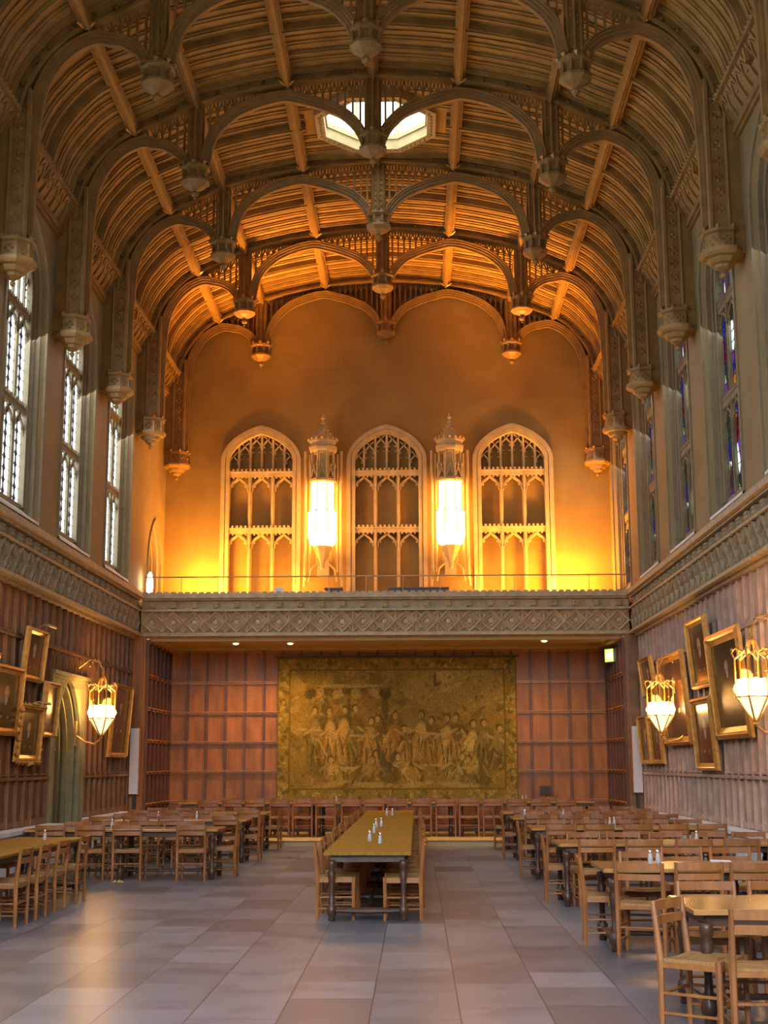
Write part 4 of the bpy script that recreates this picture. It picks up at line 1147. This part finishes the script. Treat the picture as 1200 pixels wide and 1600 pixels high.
def portrait(side, y0, y1, z0, z1, label, seed, fw=.10, tilt=.07, ornate=False, lamp=False, full=False):
    """y0..y1 and z0..z1 are the outer frame; the picture hangs from its top edge, leaning off the wall"""
    w, h = y1 - y0, z1 - z0; cyy = (y0 + y1) / 2
    t = thing('portrait_painting', label, 'painting', (side * (XP - .075), cyy, z0), group='framed portraits on the %s wall' % ('left' if side < 0 else 'right'))
    t.rotation_euler = (0, 0, PI / 2 if side < 0 else -PI / 2)
    t.rotation_mode = 'XYZ'; t.rotation_euler = (Matrix.Rotation(PI / 2 if side < 0 else -PI / 2, 3, 'Z') @ Matrix.Rotation(tilt, 3, 'X')).to_euler()
    XZ2 = lambda u, v, q: (u, -q, v)
    f = MB(); e = fw / 2
    loop = lambda d: [(-w / 2 + d, d), (w / 2 - d, d), (w / 2 - d, h - d), (-w / 2 + d, h - d)]
    def ring(d0, d1, q0, q1):
        a, b_ = loop(d0), loop(d1)
        f.add([XZ2(*p, 0) for p in a] + [XZ2(*p, q0) for p in a] + [XZ2(*p, q1) for p in b_] + [XZ2(*p, 0) for p in b_],
              [(4 * r + i, 4 * r + (i + 1) % 4, 4 * ((r + 1) % 4) + (i + 1) % 4, 4 * ((r + 1) % 4) + i) for r in range(4) for i in range(4)])
    ring(0, fw * .35, .05, .09); ring(fw * .35, fw * .55, .08, .04); ring(fw * .55, fw, .055, .02)
    if ornate:
        n = int(2 * (w + h) / .11)
        for k in range(n):
            s = k / n * 2 * (w + h)
            p = (s - w / 2, 0) if s < w else (w / 2, s - w) if s < w + h else (w / 2 - (s - w - h), h) if s < 2 * w + h else (-w / 2, h - (s - 2 * w - h))
            f.oct(XZ2(p[0], p[1], .06), .035 + .02 * (k % 2))
        for p in ((0, -.02), (0, h + .03)): f.oct(XZ2(*p, .07), .1, .05)
    f.build('frame', M['gilt'], t)
    c = painted('canvas', M['paint'], w - 2 * fw + .01, h - 2 * fw + .01, 30, 40, portrait_fn(seed, full), t); c.location = (0, -.012, fw - .005)
    if lamp:
        l = MB(); l.tube([(0, -.02, h), (0, -.12, h + .08), (0, -.24, h + .07)], .009, 6); l.tube([(-.22, -.25, h + .06), (.22, -.25, h + .06)], .022, 8); l.build('picture_light', M['railing'], t)
    return t
portrait(-1, 19.35, 20.75, 2.10, 3.12, 'gilt-framed portrait cut by the left edge of the picture', 1, .12)
portrait(-1, 20.85, 21.95, 2.97, 3.80, 'small gilt-framed portrait hanging highest on the left wall', 2, .10, .10, lamp=True)
portrait(-1, 20.70, 21.95, 1.72, 2.58, 'ornately carved gilt frame portrait hanging lowest on the left wall', 3, .11, ornate=True, lamp=True)
portrait(-1, 22.05, 22.92, 2.12, 3.02, 'plain gilt-framed portrait just left of the stone doorway', 4, .09)
portrait(-1, 26.95, 28.6, 1.82, 3.28, 'tall gilt-framed portrait behind the left wall light, right of the doorway', 5, .10, full=True)
portrait(1, 21.75, 23.3, 2.88, 4.02, 'gilt-framed portrait hanging highest on the right wall, black lamp beside it', 6, .12, .09, lamp=True)
portrait(1, 19.4, 21.55, 2.02, 3.62, 'largest gilt-framed portrait beside the nearer right wall light', 7, .18, .09, full=True)
portrait(1, 21.7, 23.2, 1.55, 2.72, 'gilt-framed portrait hanging low between the two large right-wall portraits', 8, .12)
portrait(1, 23.65, 26.0, 1.98, 3.62, 'tall gilt-framed portrait behind the farther right wall light, lamp glare in it', 9, .15, .07, full=True)
portrait(1, 26.95, 28.3, 2.98, 3.78, 'small dark portrait highest near the right pier', 10, .09, .12)
portrait(1, 27.75, 28.9, 1.65, 2.62, 'small gilt-framed portrait beside the white panel on the right pier', 11, .09)
portrait(1, 26.35, 27.6, 1.65, 2.55, 'second small low gilt-framed portrait from the right pier', 12, .09)

# ================================================================== lamps
def six(r, z, k): a = k * PI / 3; return (r * math.cos(a), r * math.sin(a), z)
def make_sconce(side, y, label):
    x = side * 5.02
    t = thing('wall_light', label, 'wall light', (x, y, 2.2), group='gilt wall lights on the side walls')
    fr = MB()
    for k in range(6):
        fr.tube([six(.04, 0, k), six(.12, .12, k), six(.235, .30, k)], .012, 5)
        fr.tube([six(.235, .30, k), six(.235, .78, k)], .011, 5)
        fr.tube([six(.235, .30, k), six(.235, .30, k + 1)], .014, 5); fr.tube([six(.235, .78, k), six(.12, .90, k + .5), six(.235, .78, k + 1)], .012, 5)
        fr.tube([six(.235, .78, k), six(.27, .86, k), six(.22, .92, k), six(.10, .86, k), six(.05, 1.02, k)], .012, 5); fr.oct(six(.26, .90, k), .03); fr.oct(six(.235, .62, k), .02)
    fr.lathe([(.01, -.08), (.035, -.05), (.02, -.02), (.045, 0), (.02, .03)], (0, 0, 0), 10)
    fr.lathe([(.03, .98), (.045, 1.03), (.02, 1.08), (.03, 1.14), (.008, 1.2)], (0, 0, 0), 8)
    fr.build('gilt_frame', M['gilt'], t)
    g = MB()
    for k in range(6): g.add([six(.228, .52, k), six(.228, .52, k + 1), six(.228, .77, k + 1), six(.228, .77, k)], [(0, 1, 2, 3)])
    g.build('glass_panel', M['sglass'], t)
    lo = MB(); lo.lathe([(.03, .03), (.10, .11), (.205, .28)], (0, 0, 0), 6)
    lo.build('frosted_bowl', M['ebowl'], t)
    e = MB()
    for k in range(6):
        c = six(.15, 0, k + .5); e.lathe([(.01, .29), (.08, .31), (.12, .40), (.08, .51), (.012, .54)], (c[0], c[1], 0), 10)
    e.lathe([(.01, .29), (.08, .31), (.10, .38), (.07, .46), (.012, .49)], (0, 0, 0), 10)
    e.build('globes', M['esconce'], t, smooth=True)
    br = MB(); br.tube([(0, 0, -.06), (side * .12, 0, -.16), (side * .30, 0, -.12), (side * .47, 0, .0)], .018, 6); br.tube([(side * .47, 0, -.2), (side * .47, 0, .25)], .03, 6)
    br.tube([(0, 0, 1.15), (side * .08, 0, 1.32), (side * .25, 0, 1.36), (side * .46, 0, 1.2)], .012, 6)
    for q in range(6): br.oct((side * (.05 * q), 0, 1.22 + .14 * math.sin(q * .6)), .022)
    br.build('bracket', M['gilt'], t)
    light('POINT', 'wall_light_glow', (x - side * .02, y, 2.2 + .56), SCONCE, WARM2, .14)
    return t
M['ebowl'] = emit('sconce_bowl', (1, .66, .30), 1.6)
make_sconce(-1, 24.75, 'glowing gilt lantern wall light between the doorway and the tall left portrait')
make_sconce(1, 24.5, 'glowing gilt lantern wall light, farther of two on the right wall')
make_sconce(1, 17.7, 'glowing gilt lantern wall light cut by the right edge of the picture')
make_sconce(-1, 17.7, 'glowing gilt lantern wall light on the left wall, nearer the viewer')
for y, w in ((10.8, 'third'), (3.9, 'fourth')):
    make_sconce(-1, y, 'gilt lantern wall light on the left wall, %s from the gallery' % w); make_sconce(1, y, 'gilt lantern wall light on the right wall, %s from the gallery' % w)

def make_lantern(x, label):
    t = thing('gable_lantern', label, 'wall lantern', (x, 32.02, 6.2), group='tall lanterns on the gable wall')
    A = lambda r, z, k: (r * math.cos(PI / 8 + k * PI / 4), r * math.sin(PI / 8 + k * PI / 4), z)
    g = MB(); g.lathe([(.22, .58), (.33, .66), (.37, .8), (.37, 1.38), (.31, 1.43)], (0, 0, 0), 8, PI / 8); g.lathe([(.29, 1.43), (.295, 1.5), (.295, 2.1), (.2, 2.16)], (0, 0, 0), 8, PI / 8)
    g.build('glass_body', M['elantern'], t)
    b_ = MB(); b_.lathe([(.02, .02), (.05, .06), (.07, .2), (.16, .38), (.22, .50), (.24, .55), (.24, .58), (.10, .60)], (0, 0, 0), 8, PI / 8)
    b_.build('corbel_cup', M['carved'], t)
    f = MB()
    for k in range(8):
        f.tube([A(.43, .25, k), A(.43, 1.40, k)] if k in (1, 2) else [A(.34, 1.38, k), A(.35, 1.44, k)], .02, 5)
        f.tube([A(.305, 1.43, k), A(.305, 2.12, k)], .012, 5)
        f.tube([A(.378, .8, k), A(.378, 1.4, k)], .010, 5)
    for sx in (-1, 1):
        f.tube([(sx * .43, .18, -.2), (sx * .43, .18, 2.95)], .035, 6); f.tube([(sx * .43, .18, .1), (sx * .46, .25, -.35)], .03, 6)
        f.tube([(sx * .12, .1, .2), (sx * .28, .1, .05), (sx * .34, .15, -.25)], .022, 6)
        f.tube([(sx * .33, .3, 0), (sx * .33, .3, 2.9)], .03, 6)
    f.build('side_shafts', M['carved'], t)
    c = MB(); c.lathe([(.30, 2.12), (.34, 2.15), (.34, 2.2), (.28, 2.22)], (0, 0, 0), 8, PI / 8)
    for k in range(8):
        a, d = A(.30, 2.2, k), A(.30, 2.2, k + 1); mx_ = tuple((a[i] + d[i]) / 2 for i in range(3))
        c.tube([a, (mx_[0], mx_[1], 2.46)], .018, 5); c.tube([d, (mx_[0], mx_[1], 2.46)], .018, 5); c.oct((mx_[0], mx_[1], 2.52), .035, .06)
        c.tube([a, (a[0], a[1], 2.5)], .022, 5); c.oct((a[0] * 1.03, a[1] * 1.03, 2.55), .035, .08)
        c.tube([A(.27, 2.2, k), A(.27, 2.88, k)], .03, 5)
    c.build('gablets', M['carved'], t)
    n = MB(); n.lathe([(.16, 2.2), (.16, 2.9)], (0, 0, 0), 8, PI / 8)
    n.lathe([(.28, 2.86), (.34, 2.90), (.36, 2.96), (.36, 3.0), (.32, 3.03), (.31, 3.10), (.34, 3.12), (.34, 3.16), (.26, 3.18), (.20, 3.28), (.12, 3.42), (.06, 3.54), (.035, 3.58), (.06, 3.61), (.035, 3.64), (.03, 3.70), (.055, 3.73), (.03, 3.76), (.01, 3.84)], (0, 0, 0), 8, PI / 8)
    for k in range(16):
        a = k * PI / 8; n.oct((.345 * math.cos(a), .345 * math.sin(a), 3.19), .04, .055)
    for k in range(8):
        for q in range(4): n.oct(A((.25, .19, .13, .08)[q], 3.24 + .095 * q, k), .03)
    n.build('canopy', M['carved'], t)
    bk = MB(); bk.box(-.14, .2, -.1, .14, .46, .35); bk.box(-.3, .26, 2.2, .3, .46, 2.35); bk.build('bracket', M['carved'], t)
    return t
make_lantern(-1.53, 'tall brightly glowing gothic lantern left of the middle blind window')
make_lantern(1.53, 'tall brightly glowing gothic lantern right of the middle blind window')

# downlights in the soffit
DLX = [-4.58, -3.44, -2.29, -1.09, .09, 1.25, 2.40, 3.54, 4.68]
k_ = 0
def downlight(x, y, label, P):
    t = thing('downlight', label, 'ceiling light', (x, y, 4.395), group='downlights under the gallery')
    r = MB(); r.lathe([(.06, .0), (.085, .0), (.085, -.012), (.06, -.008)], (0, 0, 0), 14); 
    t2 = r.build('trim_ring', M['white'], t)
    e = MB(); e.lathe([(.060, .0), (.055, -.02), (.02, -.03)], (0, 0, 0), 14); e.build('lens', M['edown'] if P > 6 else M['edim'], t)
    if P: light('SPOT', 'downlight_beam', (x, y, 4.37), P, WARM2, .05, spot=2.5, blend=.8)
M['edim'] = emit('dim_downlight_lens', (1, .8, .55), 1.4)
for i, x in enumerate(DLX):
    downlight(x, 29.88, 'round recessed downlight in the front row under the gallery, %s from the left' % ordn(i), SOFFIT * (1.3 if i in (7,) else 1 if i in (1, 2, 5, 6) else .8))
for x, y, w in ((-3.44, 31.05, 'behind the second'), (-2.2, 31.1, 'behind the third'), (3.58, 30.8, 'behind the eighth')):
    downlight(x, y, 'round recessed downlight under the gallery, %s of the front row' % w, SOFFIT)

# gallery floodlights, rail and small things
def floodlight(x, y, P, label, tgt, spread=None):
    t = thing('floodlight', label, 'floodlight', (x, y, 5.205), group='floodlights on the gallery')
    b_ = MB(); b_.box(-.25, -.06, .0, .25, .06, .12); b_.build('housing', M['iron'], t)
    b_ = MB(); b_.box(-.23, -.05, .12, .23, .05, .125); b_.build('lens', M['edim'], t)
    light('AREA', 'floodlight_beam', (x, y, 5.37), P, WARM, .5, .2, tgt, spread=spread)
floodlight(-4.3, 31.75, WASH, 'black floodlight on the gallery floor below the left blind window', (-3.9, YW, 8.0))
floodlight(4.3, 31.75, WASH * 1.25, 'black floodlight on the gallery floor below the right blind window', (3.9, YW, 8.0))
floodlight(-2.3, 31.8, WASH * .25, 'small floodlight on the gallery left of the left lantern', (-2.4, YW, 8.0))
floodlight(2.5, 31.8, WASH * .3, 'small floodlight on the gallery right of the right lantern', (2.6, YW, 8.0))
floodlight(-3.0, 30.3, ROOFWASH, 'black floodlight behind the left half of the gallery rail, aimed up', (-2.6, 30.1, 13), .85)
floodlight(3.0, 30.3, ROOFWASH, 'black floodlight behind the right half of the gallery rail, aimed up', (2.6, 30.1, 13), .85)
u_ = MB(); u_.lathe([(.05, 0), (.065, .03), (.075, .2), (.05, .4), (.02, .46)], (0, 0, 0), 10)
ut = u_.build('uplight', M['eup'], None, (-5.22, 29.85, 5.42), smooth=True)
tag(ut, 'bright uplight standing at the left end of the gallery rail', 'lamp')
ub = MB(); ub.lathe([(.06, -.215), (.06, -.19), (.02, -.18), (.02, 0)], (0, 0, 0), 10); ub.build('stand', M['iron'], ut)
rl = thing('gallery_railing', 'slender metal handrail along the top of the gallery front', 'railing', (0, YG + .1, 5.31))
r_ = MB(); r_.tube([(-5.3, 0, .43), (5.3, 0, .43)], .016, 8); r_.build('handrail', M['railing'], rl)
for q in range(14):
    x = -5.3 + 10.6 * q / 13; r_ = MB(); r_.tube([(x, 0, -.01), (x, 0, .43)], .008, 6); r_.build('post', M['railing'], rl)
bx_ = MB(); bx_.box(-.09, -.06, 0, .09, .06, .32); tag(bx_.build('small_box', M['white'], None, (-2.35, 29.95, 5.205)), 'small pale box on the gallery behind the rail', 'box')
for x, w, lb in ((-1.15, .35, 'dark low case on the gallery below the middle blind window, left'), (.75, 1.3, 'long dark low bench on the gallery right of centre')):
    b_ = MB(); b_.box(-w / 2, -.12, 0, w / 2, .12, .30); b_.box(-w / 2 - .03, -.15, .30, w / 2 + .03, .15, .33); tag(b_.build('low_case', M['dark'], None, (x, 30.2, 5.205)), lb, 'case')

# pier panels (white fronts), music stand, exit sign
for side, nm in ((-1, 'left'), (1, 'right')):
    t = thing('column_loudspeaker', 'tall narrow white-fronted loudspeaker panel on the %s pier of the gallery' % nm, 'loudspeaker', (side * 5.33, YG - .30, 1.05))
    c = MB(); c.box(-.11, -.02, 0, .11, .13, 1.40); c.build('cabinet', M['cabinet'], t)
    c = MB(); c.box(-.095, -.035, .01, .095, -.02, 1.385); c.build('white_front', M['white'], t)
    c = MB(); c.box(-.03, .0, -.30, .03, .12, 0); c.build('bracket', M['iron'], t)
ms = thing('music_stand', 'dark music stand in front of the right-hand recess panelling', 'music stand', (3.63, 31.85, .12))
b_ = MB(); b_.tube([(0, 0, .02), (0, 0, .86)], .012, 6); b_.build('pole', M['iron'], ms)
for k in range(3):
    a = k * 2.09; b_ = MB(); b_.tube([(0, 0, .2), (.22 * math.cos(a), .22 * math.sin(a), .008)], .008, 5); b_.build('leg', M['iron'], ms)
b_ = MB(); b_.box(-.13, -.012, 0, .13, .012, .2); b_.box(-.13, -.05, 0, .13, 0, .015); o = b_.build('desk', M['iron'], ms, (0, 0, .84)); o.rotation_euler = (-.25, 0, 0)
ex = thing('exit_sign', 'glowing green emergency exit sign on the right recess wall', 'sign', (5.06, 31.0, 3.92))
ex.rotation_euler = (0, 0, -1.0)
b_ = MB(); b_.box(-.15, 0, 0, .15, .14, .30); b_.build('housing', M['white'], ex)
b_ = MB(); b_.box(-.14, -.008, .01, .14, 0, .29); b_.build('green_face', M['exitg'], ex)
b_ = MB(); XZ3 = lambda u, v, w: (u, -.008 - w, v)
b_.mbox(XZ3, .03, .05, 0, .11, .25, .004)                                                     # doorway of the pictogram
b_.oct((-.035, -.012, .235), .02); b_.ribbon([(-.04, .21), (-.045, .15), (-.01, .11), (-.02, .06)], .025, 0, .004, XZ3); b_.ribbon([(-.045, .15), (-.075, .11), (-.11, .10)], .022, 0, .004, XZ3); b_.ribbon([(-.09, .16), (-.07, .195), (-.03, .195), (0, .16)], .016, 0, .004, XZ3)
b_.build('running_figure', M['exitw'], ex)
